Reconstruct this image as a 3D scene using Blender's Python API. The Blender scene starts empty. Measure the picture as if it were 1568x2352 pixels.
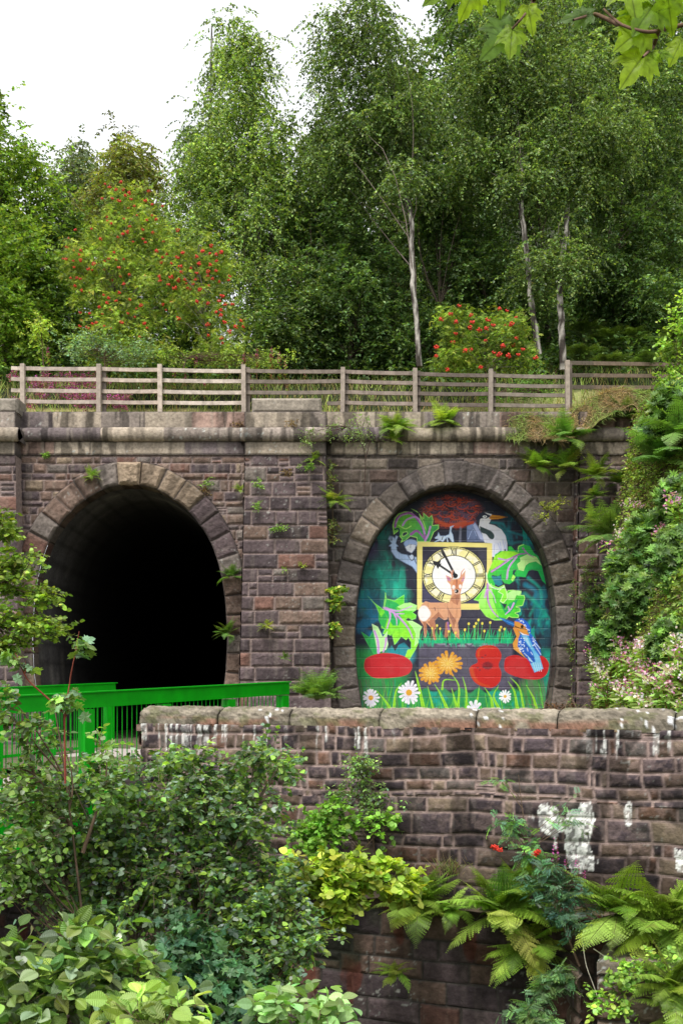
import bpy, math, random
import numpy as np
from mathutils import Vector
R=math.radians; PI=math.pi
rng=np.random.default_rng(11); random.seed(5)
sc=bpy.context.scene
# ------------------------------------------------------------ camera, world, sun, exposure
EYE=1.6; FO=2484.0; HZ=1590.0; CX=784.0
cam=bpy.data.objects.new('camera',bpy.data.cameras.new('camera')); sc.collection.objects.link(cam)
cam.location=(0,0,EYE); cam.rotation_euler=(R(90),0,0)
cam.data.sensor_fit='HORIZONTAL'; cam.data.sensor_width=24; cam.data.lens=FO/1568*24
cam.data.shift_y=(HZ-1176)/1568; cam.data.clip_start=.05; cam.data.clip_end=2000
sc.camera=cam
SUN_EL=58; SUN_AZ=200      # overcast: soft sun high behind the camera, a little to the left
w=bpy.data.worlds.new('World'); sc.world=w; w.use_nodes=True
nt=w.node_tree; bg=nt.nodes['Background']
sky=nt.nodes.new('ShaderNodeTexSky'); sky.sky_type='NISHITA'; sky.sun_disc=False
sky.sun_elevation=R(SUN_EL); sky.sun_rotation=R(SUN_AZ); sky.dust_density=6; sky.air_density=1.0; sky.ozone_density=1
hs=nt.nodes.new('ShaderNodeHueSaturation'); hs.inputs['Saturation'].default_value=.12   # cloud cover takes the blue out
mx=nt.nodes.new('ShaderNodeMix'); mx.data_type='RGBA'; mx.inputs['Factor'].default_value=.6
mx.inputs['B'].default_value=(9.3,9.5,9.9,1)                                            # even white cloud
nt.links.new(sky.outputs[0],hs.inputs['Color']); nt.links.new(hs.outputs[0],mx.inputs['A'])
nt.links.new(mx.outputs['Result'],bg.inputs['Color']); bg.inputs['Strength'].default_value=.14
sl=bpy.data.lights.new('sun','SUN'); sl.energy=2.3; sl.angle=R(11); sl.color=(1,.96,.9)
so=bpy.data.objects.new('sun',sl); sc.collection.objects.link(so)
so.rotation_euler=(R(90-SUN_EL),0,R(-22))
sc.view_settings.view_transform='Standard'; sc.view_settings.look='None'; sc.view_settings.gamma=1
sc.view_settings.exposure=.38
sc.render.engine='CYCLES'
sc.cycles.max_bounces=6; sc.cycles.diffuse_bounces=3; sc.cycles.transmission_bounces=3; sc.cycles.glossy_bounces=2
# ------------------------------------------------------------ helpers
def W(x,y,Y): return np.array([(x-CX)/FO*Y, Y, EYE+(HZ-y)/FO*Y])
def lin(h):
    h=h.lstrip('#'); c=np.array([int(h[i:i+2],16) for i in (0,2,4)])/255.
    return np.where(c<=.04045,c/12.92,((c+.055)/1.055)**2.4)
def smooth(x): x=np.clip(x,0,1); return x*x*(3-2*x)
def _h(ix,iy,s):
    v=np.sin(ix*127.1+iy*311.7+s*74.7)*43758.5453; return v-np.floor(v)
def vn(x,y,s=0):
    ix=np.floor(x); iy=np.floor(y); fx=x-ix; fy=y-iy; fx=fx*fx*(3-2*fx); fy=fy*fy*(3-2*fy)
    return (_h(ix,iy,s)*(1-fx)+_h(ix+1,iy,s)*fx)*(1-fy)+(_h(ix,iy+1,s)*(1-fx)+_h(ix+1,iy+1,s)*fx)*fy
def fbm(x,y,s=0,o=4):
    t=0;a=.5;n=0
    for k in range(o): t=t+a*vn(x*2**k,y*2**k,s+k*17); n+=a; a*=.5
    return t/n
def unit(v): return v/np.maximum(np.linalg.norm(v,axis=-1,keepdims=True),1e-9)
class M:
    def __init__(s): s.V=[];s.F=[];s.C=[];s.n=0
    def add(s,V,F,C=None):
        V=np.asarray(V,float).reshape(-1,3); F=np.asarray(F,int)
        if F.shape[1]==4: F=np.concatenate([F[:,[0,1,2]],F[:,[0,2,3]]])
        if C is None: C=(.5,.5,.5)
        C=np.broadcast_to(np.asarray(C,float),(len(V),3))
        s.V.append(V); s.F.append(F+s.n); s.C.append(C); s.n+=len(V); return s
    def box(s,c,sz,rz=0,col=None,ax=None):
        q=np.array([(x,y,z) for x in(-1,1) for y in(-1,1) for z in(-1,1)])*np.array(sz)/2
        if ax is not None: q=q@np.array(ax)
        elif rz: q=q@np.array([[math.cos(rz),math.sin(rz),0],[-math.sin(rz),math.cos(rz),0],[0,0,1]])
        return s.add(q+np.array(c),[(0,1,3,2),(4,6,7,5),(0,4,5,1),(2,3,7,6),(0,2,6,4),(1,5,7,3)],col)
    def beam(s,p0,p1,wd,ht,col=None):   # box between two points, width horizontal, height vertical
        p0=np.array(p0,float);p1=np.array(p1,float);d=p1-p0;L=np.linalg.norm(d);d/=L
        sd=unit(np.cross(d,(0,0,1))); up=np.cross(sd,d)
        return s.box((p0+p1)/2,(L,wd,ht),ax=[d,sd,up],col=col)
    def tube(s,P,r,n=6,col=None):
        P=np.asarray(P,float); r=np.broadcast_to(np.asarray(r,float),(len(P),))
        T=unit(np.gradient(P,axis=0)); ref=np.array([.31,.21,.93]) if abs(T[0,2])<.8 else np.array([.9,.3,.1])
        A=unit(np.cross(T,ref)); B=np.cross(T,A)
        a=np.arange(n)*2*PI/n
        V=P[:,None]+r[:,None,None]*(np.cos(a)[None,:,None]*A[:,None]+np.sin(a)[None,:,None]*B[:,None])
        m=len(P); i=np.arange((m-1)*n).reshape(m-1,n); j=np.roll(i,-1,1)
        F=np.stack([i,j,j+n,i+n],-1).reshape(-1,4)
        s.add(V.reshape(-1,3),F,col)
        return s
    def build(s,name,mat,parent=None,sm=False,label=None,cat=None,group=None,kind=None,origin=None):
        V=np.concatenate(s.V);F=np.concatenate(s.F);C=np.concatenate(s.C)
        if parent is not None: V=V-np.array(wloc(parent))
        elif origin is not None: V=V-np.array(origin)
        me=bpy.data.meshes.new(name); me.vertices.add(len(V)); me.vertices.foreach_set('co',V.astype(np.float32).ravel())
        me.loops.add(F.size); me.loops.foreach_set('vertex_index',F.astype(np.int32).ravel())
        me.polygons.add(len(F)); me.polygons.foreach_set('loop_start',(np.arange(len(F))*3).astype(np.int32))
        me.update(calc_edges=True)
        a=me.color_attributes.new('Col','FLOAT_COLOR','POINT')
        a.data.foreach_set('color',np.concatenate([C,np.ones((len(C),1))],1).astype(np.float32).ravel())
        me.polygons.foreach_set('use_smooth',np.full(len(F),bool(sm)))
        me.materials.append(mat)
        o=bpy.data.objects.new(name,me); sc.collection.objects.link(o)
        if parent is not None: o.parent=parent
        elif origin is not None: o.location=origin
        tag(o,label,cat,group,kind); return o
LOC={}
def wloc(o):
    v=Vector((0,0,0))
    while o: v+=o.location; o=o.parent
    return v
def tag(o,label=None,cat=None,group=None,kind=None):
    if label:o['label']=label
    if cat:o['category']=cat
    if group:o['group']=group
    if kind:o['kind']=kind
    return o
def thing(name,label,cat,loc,group=None):
    o=bpy.data.objects.new(name,None); o.empty_display_size=.2; sc.collection.objects.link(o)
    o.location=tuple(float(v) for v in loc); return tag(o,label,cat,group)
def dup(root,loc,rz,s=1,label=None,group=None):
    r=root.copy(); sc.collection.objects.link(r); r.location=tuple(float(v) for v in loc); r.rotation_euler=(0,0,rz); r.scale=(s,s,s)
    if label:r['label']=label
    if group:r['group']=group
    for c0 in root.children:
        c=c0.copy(); sc.collection.objects.link(c); c.parent=r
        for g0 in c0.children:
            g=g0.copy(); sc.collection.objects.link(g); g.parent=c
    return r
# ------------------------------------------------------------ materials
def mat(name,base=None,rough=.8,spec=.3,bump=0,bscale=20,trans=0,mottle=0,mscale=8,dist=.01,metal=0,coat=0):
    m=bpy.data.materials.new(name); m.use_nodes=True; t=m.node_tree; p=t.nodes['Principled BSDF']; out=t.nodes['Material Output']
    p.inputs['Roughness'].default_value=rough; p.inputs['Specular IOR Level'].default_value=spec
    p.inputs['Coat Weight'].default_value=coat
    if base is None:
        a=t.nodes.new('ShaderNodeVertexColor'); a.layer_name='Col'; src=a.outputs['Color']
    else:
        a=t.nodes.new('ShaderNodeRGB'); a.outputs[0].default_value=(*base,1); src=a.outputs[0]
    tc=t.nodes.new('ShaderNodeTexCoord')
    if mottle:
        n=t.nodes.new('ShaderNodeTexNoise'); n.inputs['Scale'].default_value=mscale; n.inputs['Detail'].default_value=6
        t.links.new(tc.outputs['Object'],n.inputs['Vector'])
        mr=t.nodes.new('ShaderNodeMapRange'); mr.inputs['From Min'].default_value=.3; mr.inputs['From Max'].default_value=.7
        mr.inputs['To Min'].default_value=1-mottle; mr.inputs['To Max'].default_value=1+mottle
        t.links.new(n.outputs['Fac'],mr.inputs['Value'])
        mm=t.nodes.new('ShaderNodeVectorMath'); mm.operation='SCALE'
        t.links.new(src,mm.inputs[0]); t.links.new(mr.outputs[0],mm.inputs['Scale']); src=mm.outputs[0]
    t.links.new(src,p.inputs['Base Color'])
    if bump:
        n=t.nodes.new('ShaderNodeTexNoise'); n.inputs['Scale'].default_value=bscale; n.inputs['Detail'].default_value=8
        t.links.new(tc.outputs['Object'],n.inputs['Vector'])
        b=t.nodes.new('ShaderNodeBump'); b.inputs['Strength'].default_value=bump; b.inputs['Distance'].default_value=dist
        t.links.new(n.outputs['Fac'],b.inputs['Height']); t.links.new(b.outputs[0],p.inputs['Normal'])
    if trans:
        tr=t.nodes.new('ShaderNodeBsdfTranslucent'); g=t.nodes.new('ShaderNodeVectorMath'); g.operation='MULTIPLY'
        g.inputs[1].default_value=(1.3,1.3,.45); t.links.new(src,g.inputs[0]); t.links.new(g.outputs[0],tr.inputs['Color'])
        x=t.nodes.new('ShaderNodeMixShader'); x.inputs[0].default_value=trans
        t.links.new(p.outputs[0],x.inputs[1]); t.links.new(tr.outputs[0],x.inputs[2]); t.links.new(x.outputs[0],out.inputs[0])
    return m
STONE=mat('stone',rough=.9,spec=.2,bump=.6,bscale=30,mottle=.28,mscale=14,dist=.02)
PAINTWALL=mat('painted_blockwork',rough=.55,spec=.35,bump=.25,bscale=60,mottle=.06,mscale=5,dist=.005)
LEAF=mat('leaf',rough=.42,spec=.4,trans=.38)
LEAFDULL=mat('leaf_dull',rough=.6,spec=.25,trans=.35)
BARK=mat('bark',rough=.9,spec=.1,bump=.5,bscale=25,mottle=.25,mscale=12)
WOOD=mat('weathered_wood',rough=.85,spec=.2,bump=.5,bscale=40,mottle=.25,mscale=9,dist=.006)
GREEN=mat('green_paint',(.0,.33,.004),rough=.4,spec=.3,bump=.12,bscale=14,mottle=.16,mscale=4,coat=0)
SOIL=mat('soil',rough=.95,spec=.1,bump=.8,bscale=12,mottle=.35,mscale=6,dist=.05)
BERRY=mat('berry',(.62,.03,.012),rough=.35,spec=.5,mottle=.25,mscale=30)
PETAL=mat('petal',rough=.6,spec=.2,trans=.35)
PAVE=mat('pavers',(.4,.34,.32),rough=.85,bump=.4,bscale=40,mottle=.15,mscale=20)
# ------------------------------------------------------------ leaves
def T_quad(w=.6): # one bent rhombic leaf, length 1 along +y
    return np.array([(0,0,0),(-w/2,.45,.07),(0,1,-.05),(w/2,.45,.07)]),np.array([(0,1,2),(0,2,3)])
def T_ovate(w=.62,curl=.12,ser=0):
    ys=[0,.12,.32,.55,.78,.93,1.0]; ws=[0,.30,.47,.46,.30,.13,0]
    V=[];F=[]
    for y,a in zip(ys,ws): V+=[(-a*w*1.05,y,.10*a-curl*y*y),(0,y,-.03*(a>0)-curl*y*y),(a*w*1.05,y,.10*a-curl*y*y)]
    for i in range(len(ys)-1):
        for k in(0,1):
            a=i*3+k; F+=[(a,a+3,a+4),(a,a+4,a+1)]
    return np.array(V),np.array(F)
def T_pleat(w=.8):
    V=[];F=[];n=22
    for i in range(n+1):
        y=i/n; a=.5*w*(math.sin(PI*min(1,y*1.02)**.85)**.75 if 0<y<1 else 0)*(1+(.07 if i%2 else -.05)); z=(.02 if i%2 else -.012)
        for s in(-1,-.5,0,.5,1): V.append((s*a,y+.06*abs(s)*(1-y),.20*a*abs(s)+z*(abs(s)>.2)-.18*y*y-.02*(s==0)))
    for i in range(n):
        for k in range(4): a=i*5+k; F+=[(a,a+5,a+6),(a,a+6,a+1)]
    return np.array(V),np.array(F)
def T_maple():
    pts=[(0,0),(.16,-.06),(.42,-.02),(.36,.14),(.60,.30),(.44,.36),(.56,.62),(.34,.56),(.20,.62),(.20,.80),(0,1.05)]
    L=[(-x,y) for x,y in pts[1:-1]][::-1]; O=pts+L
    V=[(0,.36,-.04)]+[(x,y,.07*math.sin(9*x+5*y)-.12*max(0,y-.3)-.10*abs(x)) for x,y in O]
    n=len(O); return np.array(V),np.array([(0,1+i,1+(i+1)%n) for i in range(n)])
def T_pinnate(n=6,ll=.28):
    V=[];F=[]
    for i in range(n):
        y=.15+.8*i/n
        for s in(-1,1):
            b=len(V); V+=[(0,y,0),(s*ll*.5,y-.035,.01),(s*ll,y+.06,-.05),(s*ll*.5,y+.095,.01)]; F+=[(b,b+1,b+2),(b,b+2,b+3)]
    b=len(V); V+=[(0,.92,0),(-.05,1.05,0),(0,1.2,-.04),(.05,1.05,0)]; F+=[(b,b+1,b+2),(b,b+2,b+3)]
    b=len(V); V+=[(-.008,0,0),(.008,0,0),(0,1,-.01)]; F+=[(b,b+1,b+2)]
    V=np.array(V); V[:,2]-=.18*V[:,1]**2; return V,np.array(F)
def T_blade(): return np.array([(-.03,0,0),(.03,0,0),(-.022,.5,.02),(.022,.5,.02),(0,1,-.12)]),np.array([(0,1,3),(0,3,2),(2,3,4)])
def T_lance():
    V=[];ys=[0,.2,.5,.8,1];ws=[.02,.11,.15,.09,0]
    for y,a in zip(ys,ws): V+=[(-a,y,.04*a/.15-.1*y*y),(0,y,-.1*y*y),(a,y,.04*a/.15-.1*y*y)]
    F=[]
    for i in range(4):
        for k in(0,1): a=i*3+k; F+=[(a,a+3,a+4),(a,a+4,a+1)]
    return np.array(V),np.array(F)
TQ=T_quad();TQN=T_quad(.45);TO=T_ovate();TM=T_maple();TP=T_pinnate();TB=T_blade();TL=T_lance();TOW=T_ovate(.95,.1)
def inst(m,T,P,A,N,S,C,wid=None):
    V0,F0=T; A=unit(A); X=unit(np.cross(A,N)); Z=np.cross(X,A); S=np.broadcast_to(S,(len(P),))
    sx=S if wid is None else wid
    V=P[:,None]+V0[None,:,0:1]*(X*np.reshape(sx,(-1,1)))[:,None]+V0[None,:,1:2]*(A*S[:,None])[:,None]+V0[None,:,2:3]*(Z*S[:,None])[:,None]
    k=len(V0); F=(F0[None]+(np.arange(len(P))*k)[:,None,None]).reshape(-1,3)
    m.add(V.reshape(-1,3),F,np.repeat(np.broadcast_to(C,(len(P),3)),k,0))
def rdir(n,r=None):
    r=r or rng; return unit(r.normal(size=(n,3)))
VG=1.95
def pal(n,cols,jit=.22,p=None):
    cols=np.array(cols,float); cols=np.where(cols[:,1:2]>cols[:,0:1],cols*VG,cols); c=cols[rng.choice(len(cols),n,p=p)]; return np.clip(c*(1+jit*rng.normal(size=(n,1)))*(1+.08*rng.normal(size=(n,3))),.004,1)
def twigs(m,tw,cen,rad,nt,nl,size,cols,T=TQ,droop=.4,flat=.7,twr=0,twcol=(.08,.06,.04),jit=.25,nup=.9,up=0.,side=.9,clumpjit=.33):
    """leafy twigs radiating from clump centres"""
    n=len(cen)*nt; ci=np.repeat(np.arange(len(cen)),nt)
    d=rng.normal(size=(n,3)); d[:,2]=d[:,2]*flat+up; d=unit(d)
    r=np.asarray(rad)[ci]; L=r*rng.uniform(.5,1.15,n)
    s0=cen[ci]+rdir(n)*(r*.3)[:,None]
    cj=(1+clumpjit*rng.normal(size=len(cen)))[ci]
    if twr:
        ts=np.linspace(0,1,4)
        P=s0[:,None]+d[:,None]*(ts[None,:,None]*L[:,None,None]); P[:,:,2]-=droop*L[:,None]*ts[None]**2
        rr=twr*(1-.75*ts); X=unit(np.cross(d,(0.1,.2,1))); Y=np.cross(d,X)
        a=np.array([0,2*PI/3,4*PI/3])
        V=P[:,:,None]+rr[None,:,None,None]*(np.cos(a)[None,None,:,None]*X[:,None,None]+np.sin(a)[None,None,:,None]*Y[:,None,None])
        i=np.arange(3); q=np.stack([i,np.roll(i,-1),np.roll(i,-1)+3,i+3],-1); F=np.concatenate([q+3*k for k in range(3)])
        F=(F[None]+(np.arange(n)*12)[:,None,None]).reshape(-1,4); tw.add(V.reshape(-1,3),F,twcol)
    t=np.tile(np.linspace(.12,1,nl),n)+rng.uniform(-.05,.05,n*nl); k=np.repeat(np.arange(n),nl)
    p=s0[k]+d[k]*(t*L[k])[:,None]; p[:,2]-=droop*L[k]*t**2
    tan=d[k].copy(); tan[:,2]-=2*droop*t; tan=unit(tan)
    sd=unit(np.cross(tan,(0,0,1))+.001)*np.tile(np.where(np.arange(nl)%2,1,-1),n)[:,None]
    A=unit(tan*.6+sd*side+rng.normal(size=(len(p),3))*.35-np.array([0,0,droop*.5]))
    N=unit(np.array([0,0,nup])+rng.normal(size=(len(p),3))*.5)
    S=size*rng.uniform(.65,1.2,len(p)); C=pal(len(p),cols,jit)*np.clip(cj[k],.5,1.6)[:,None]
    inst(m,T,p,A,N,S,C)
def blob_pts(blobs,n):
    """blobs: (centre xyz, rx, ry, rz, weight)"""
    wt=np.array([b[4] if len(b)>4 else b[1]*b[3] for b in blobs],float); wt/=wt.sum(); out=[]
    for b,k in zip(blobs,np.round(wt*n).astype(int)):
        u=rdir(max(k,1))*(rng.uniform(0,1,(max(k,1),1))**.42); out.append(np.array(b[0])+u*np.array(b[1:4]))
    return np.concatenate(out)
def curve(pts,n=14):
    pts=np.asarray(pts,float); d=np.r_[0,np.cumsum(np.linalg.norm(np.diff(pts,axis=0),axis=1))]; s=np.linspace(0,d[-1],n)
    q=np.stack([np.interp(s,d,pts[:,k]) for k in range(3)],1)
    for _ in range(2): q[1:-1]=(q[:-2]+2*q[1:-1]+q[2:])/4
    return q
def limb(m,trunk,c,r,col,up=.35,n=6,sides=4,lo=.15):
    c=np.asarray(c); # attach to the trunk below the clump
    h=trunk[0,2]+(trunk[-1,2]-trunk[0,2])*lo; zc=c[2]-np.linalg.norm(c[:2]-trunk[len(trunk)//2,:2])*(.5+up)
    zc+=rng.normal()*.12*(trunk[-1,2]-trunk[0,2])
    i=int(np.argmin(abs(trunk[:,2]-np.clip(zc,h,trunk[-2,2])))); a=trunk[i]
    mid=(a+c)/2+np.array([0,0,.12*np.linalg.norm(c-a)])+rng.normal(size=3)*.14*np.linalg.norm(c-a)
    t=np.linspace(0,1,n)[:,None]; P=(1-t)**2*a+2*t*(1-t)*mid+t*t*c
    m.tube(P,np.linspace(r,r*.25,n),sides,col)
# ------------------------------------------------------------ masonry
def layout(H,Wd,ch,cw,seed,split=0.,wob=.012,sneck=False):
    """coursed stones: returns function (u,v)->id, edge distance, random numbers"""
    r=np.random.default_rng(seed); ys=[0]
    while ys[-1]<H: ys.append(ys[-1]+r.uniform(*ch))
    ys=np.array(ys); rows=[]; off=0
    for i in range(len(ys)):
        xs=[-r.uniform(0,cw[1])-.5]
        while xs[-1]<Wd+1: xs.append(xs[-1]+ (r.uniform(*cw) if r.random()>.25 else r.uniform(cw[0]*.45,cw[0])))
        xs=np.array(xs); sub=np.where(r.random(len(xs))<split, r.integers(2,4,len(xs)),1)
        dx_=np.r_[np.diff(xs),1]; sub=np.where(dx_<cw[0],r.integers(2,4,len(xs)),1) if sneck else np.where(dx_<cw[1]*.8,sub,1); rows.append((xs,sub,off)); off+=len(xs)*4
    def f(u,v):
        v=v+wob*(vn(u*1.7,v*2,seed)-.5)*2; u=u+wob*(vn(u*3+9,v*3,seed+3)-.5)*1.5
        j=np.clip(np.searchsorted(ys,v,'right')-1,0,len(ys)-2)
        sid=np.zeros(u.shape); ed=np.zeros(u.shape)
        for q in np.unique(j):
            k=j==q; xs,sub,o=rows[q]; i=np.clip(np.searchsorted(xs,u[k],'right')-1,0,len(xs)-2)
            uu=u[k]; h=ys[q+1]-ys[q]; vl=(v[k]-ys[q]); s=sub[i]; hs_=h/s; b=np.clip((vl/hs_).astype(int),0,s-1)
            e=np.minimum(np.minimum(uu-xs[i],xs[i+1]-uu),np.minimum(vl-b*hs_,(b+1)*hs_-vl))
            sid[k]=o+i*4+b; ed[k]=e
        return sid,ed
    return f
def rnd(sid,s): return _h(sid,sid*.37+1,s)
def stone_look(u,v,sid,ed,P,mort=.012,rough=.03,seed=0,streak=.5,light=1.,lich=1.):
    """height and colour. P: palette [(weight, colour)], last entry = mortar"""
    face=smooth((ed-mort*.6)/(mort*1.6))
    round_=smooth(ed/.07)
    r1=rnd(sid,1+seed); r2=rnd(sid,2+seed); r3=rnd(sid,3+seed)
    n1=fbm(u*5+sid*1.7,v*5,seed+5,4); n2=fbm(u*16,v*16,seed+8,3)
    h=face*(.012+rough*(.35+.65*r1)*round_*(.4+1.2*n1)+rough*.35*(n2-.5)) + (1-face)*.004*n2
    tl=(r2-.5)*.03; h=h+face*tl*(vn(u*2+sid,v*2,seed)-.5)
    ws=np.array([p[0] for p in P[:-1]],float); cs=np.cumsum(ws/ws.sum()); idx=np.searchsorted(cs,np.clip(r3,0,.9999))
    cols=np.array([p[1] for p in P[:-1]]); c=cols[idx]*(.78+.44*r2)[...,None]; c=c*.9+.1*cols.mean(0)
    c=c*(.70+.6*n1)[...,None]
    # rain streaks: stretched vertically
    st=fbm(u*9,v*.7,seed+31,3); st2=fbm(u*4,v*.35,seed+41,3)
    pale=smooth((st-.56)/.12)*streak; dk=smooth((st2-.52)/.15)*streak
    c=c*(1-.45*dk)[...,None]; c=c*(1-.35*pale)[...,None]+.35*pale[...,None]*np.array([.36,.31,.25])
    li=lich*smooth((fbm(u*20,v*20,seed+51,2)-.76)/.04)*smooth((vn(u*.9,v*.9,seed+52)-.5)/.15)
    c=c*(1-li)[...,None]+li[...,None]*np.array([.55,.55,.5])*.8
    mc=np.array(P[-1][1])*(.6+.7*n2)[...,None]
    c=c*face[...,None]+mc*(1-face)[...,None]
    return h,c*light*.76
PUR=(.138,.103,.108); DKP=(.082,.064,.070); BRN=(.20,.135,.105); RED=(.21,.11,.085); TAN=(.33,.25,.175); GRY=(.2,.17,.15)
MORT=(.34,.26,.235); MORTG=(.25,.22,.2)
WALLP=[(3,PUR),(2,DKP),(4,BRN),(2,RED),(1.2,TAN),(1.5,GRY),(0,MORT)]
PILP=[(6,PUR),(3.5,DKP),(2,BRN),(1,RED),(.3,TAN),(.7,GRY),(0,MORT)]
RINGP=[(4,BRN),(2.5,GRY),(1,TAN),(2.5,PUR),(.6,RED),(0,(.12,.1,.09))]
RINGM=[(3,(.20,.165,.14)),(3,(.16,.135,.125)),(1,(.25,.2,.155)),(0,(.13,.11,.10))]
DRESS=[(3,(.36,.3,.23)),(3,(.28,.235,.2)),(1,(.2,.16,.17)),(1.2,(.3,.2,.16)),(1,(.16,.13,.13)),(0,(.12,.1,.09))]
def grid(m,P,Nn,h,C,keep=None,back=0):
    """P (r,c,3) base points, displaced by h along Nn; optional skirts going back"""
    r,c=P.shape[:2]; V=P+np.asarray(Nn)*h[...,None]
    i=np.arange(r*c).reshape(r,c); Q=np.stack([i[:-1,:-1],i[:-1,1:],i[1:,1:],i[1:,:-1]],-1)
    if keep is not None: Q=Q[keep[:-1,:-1]&keep[:-1,1:]&keep[1:,1:]&keep[1:,:-1]]
    m.add(V.reshape(-1,3),Q.reshape(-1,4),C.reshape(-1,3))
    if back:
        for sl_ in (np.s_[0,:],np.s_[-1,:],np.s_[:,0],np.s_[:,-1]):
            E_=V[sl_]; B=E_-np.broadcast_to(np.asarray(Nn,float),E_.shape)*back; n=len(E_)
            F=np.stack([np.arange(n-1),np.arange(1,n),np.arange(1,n)+n,np.arange(n-1)+n],-1)
            m.add(np.concatenate([E_,B]),F,np.concatenate([C[sl_],C[sl_]]))
def panel(m,o,ud,vd,Wd,Hd,res,lay,pal_,seed=0,back=0,keepf=None,extra=None,u0=0,v0=0,taper=None,**k):
    o=np.array(o,float);ud=np.array(ud,float);vd=np.array(vd,float); nn=unit(np.cross(ud,vd))
    nu=max(2,int(Wd/res)+1);nv=max(2,int(Hd/res)+1)
    u,v=np.meshgrid(np.linspace(0,Wd,nu),np.linspace(0,Hd,nv)); sid,ed=lay(u+u0,v+v0)
    h,c=stone_look(u+u0,v+v0,sid,ed,pal_,seed=seed,**k)
    if extra: h,c=extra(u,v,h,c)
    uu=u if taper is None else taper(u,v)
    P=o+uu[...,None]*ud+v[...,None]*vd
    grid(m,P,nn,h,c,keepf(u,v) if keepf else None,back)
PY=27.0; SC=PY/FO
def px(x): return (x-CX)*SC
def pz(y): return EYE+(HZ-y)*SC
GZ=.35
# arch opening half-width against drop below the crown (pixels at the portal plane)
AD=np.array([0,3,10,22,48,77,105,138,180,220,265,345,430,513,600]); AW=np.array([0,36,61,86,126,154,176,195,210,219,226,231,227,215,196])
def arch(cx,scale=1.,crown=1115,n=160):
    s=np.linspace(0,1,600); # dense polyline then even resample
    dd=np.r_[np.linspace(0,10,60),np.linspace(10,600,500)]; ww=np.interp(dd,AD,AW)
    ww[:60]=61*np.sqrt(np.linspace(0,1,60)) 
    for _ in range(25): ww[1:-1]=(ww[:-2]+2*ww[1:-1]+ww[2:])/4
    X=np.r_[-ww[::-1],ww[1:]]*scale; Z=np.r_[dd[::-1],dd[1:]]
    P=np.stack([px(cx+X),pz(crown+Z)],1); P=P[P[:,1]>-.3]
    L=np.r_[0,np.cumsum(np.linalg.norm(np.diff(P,axis=0),axis=1))]; t=np.linspace(0,L[-1],n)
    Q=np.stack([np.interp(t,L,P[:,0]),np.interp(t,L,P[:,1])],1)
    for _ in range(6): Q[1:-1]=(Q[:-2]+2*Q[1:-1]+Q[2:])/4
    T=np.gradient(Q,axis=0); T/=np.linalg.norm(T,axis=1)[:,None]; N=np.stack([-T[:,1],T[:,0]],1)
    if N[len(N)//2,1]<0: N=-N
    return Q,N,t
ARC={'open':arch(300,.965),'mural':arch(1046,1.)}
def inside(X,Z,key,off=.15):
    Q,N,_=ARC[key]; B=Q+N*off; mid=len(B)//2
    zl=B[:mid+1]; zr=B[mid:][::-1]
    xl=np.interp(Z,zl[:,1],zl[:,0]); xr=np.interp(Z,zr[:,1],zr[:,0]); return (X>xl)&(X<xr)&(Z<B[mid,1])
portal=thing('tunnel_portal','long dark stone tunnel front with two arches, one open and one walled up','tunnel portal',(px(655),PY,GZ))
ZT=pz(1046)   # top of rubble, under the frieze
lwa=layout(9,26,(.13,.30),(.22,.62),3,.12); lwb=layout(9,26,(.26,.36),(.4,.95),4,.02)
def lw(u,v):
    s1,e1=lwa(u,v); s2,e2=lwb(u,v); k=u>(px(655)+16.5); return np.where(k,s2+5000,s1),np.where(k,e2,e1)
XL=-16.5; XR=9.5
def baytint(u,v,h,c):
    k=smooth((u+XL-px(655))/.2)[...,None]; g=c.mean(-1,keepdims=True); return h,c*(1-k)+k*(.45*c+.55*g*np.array([1.12,.98,.86]))*.85
def kf(u,v): X=XL+u; Z=-.3+v; return ~(inside(X,Z,'open',.2)|inside(X,Z,'mural',.2))
m=M(); panel(m,(XL,PY,-.3),(1,0,0),(0,0,1),XR-XL,ZT+.3,.032,lw,WALLP,3,keepf=kf,rough=.05,streak=.55,extra=baytint,lich=.4); m.build('wall',STONE,portal)
# pilasters (slightly battered) with snecked courses
lp=layout(9,4,(.33,.38),(.42,1.15),8,.0,.008,sneck=True)
for i,(xa,xb) in enumerate(((-145,36),(564,747),(1331,1500))):
    m=M(); Yf=26.52; k=Yf/FO; x0=(xa-CX)*k; x1=(xb-CX)*k; Hh=ZT+.3; sp=.17
    tp=lambda u,v: x0-sp*(1-v/Hh)+u/(x1-x0)*((x1-x0)+2*sp*(1-v/Hh))
    nu,nv=int((x1-x0)/.028),int(Hh/.028); u,v=np.meshgrid(np.linspace(0,x1-x0,nu),np.linspace(0,Hh,nv)); sid,ed=lp(u+i*.31,v)
    h,c=stone_look(u,v,sid,ed,PILP,seed=20+i,rough=.045,streak=.4,lich=.5)
    P=np.stack([tp(u,v),Yf-.2*(1-v/Hh),v-.3],-1); grid(m,P,(0,-1,0),h,c)
    for X,sg in((0,1),(1,-1)):   # sides back to the wall
        d,v=np.meshgrid(np.linspace(0,.75,16),np.linspace(0,Hh,nv)); sid,ed=lp(d*1.+7*X+.2,v); h,c=stone_look(d,v,sid,ed,PILP,seed=30+i,rough=.05,streak=.3)
        if X: P=np.stack([tp(np.full_like(v,x1-x0),v),Yf-.2*(1-v/Hh)-.03+d,v-.3],-1); Nn=(1,0,0)
        else: P=np.stack([tp(np.zeros_like(v),v),Yf-.2*(1-v/Hh)-.03+d,v-.3],-1); Nn=(-1,0,0)
        grid(m,P,Nn,h*.6,c)
    m.build('pilaster',STONE,portal)
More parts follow.
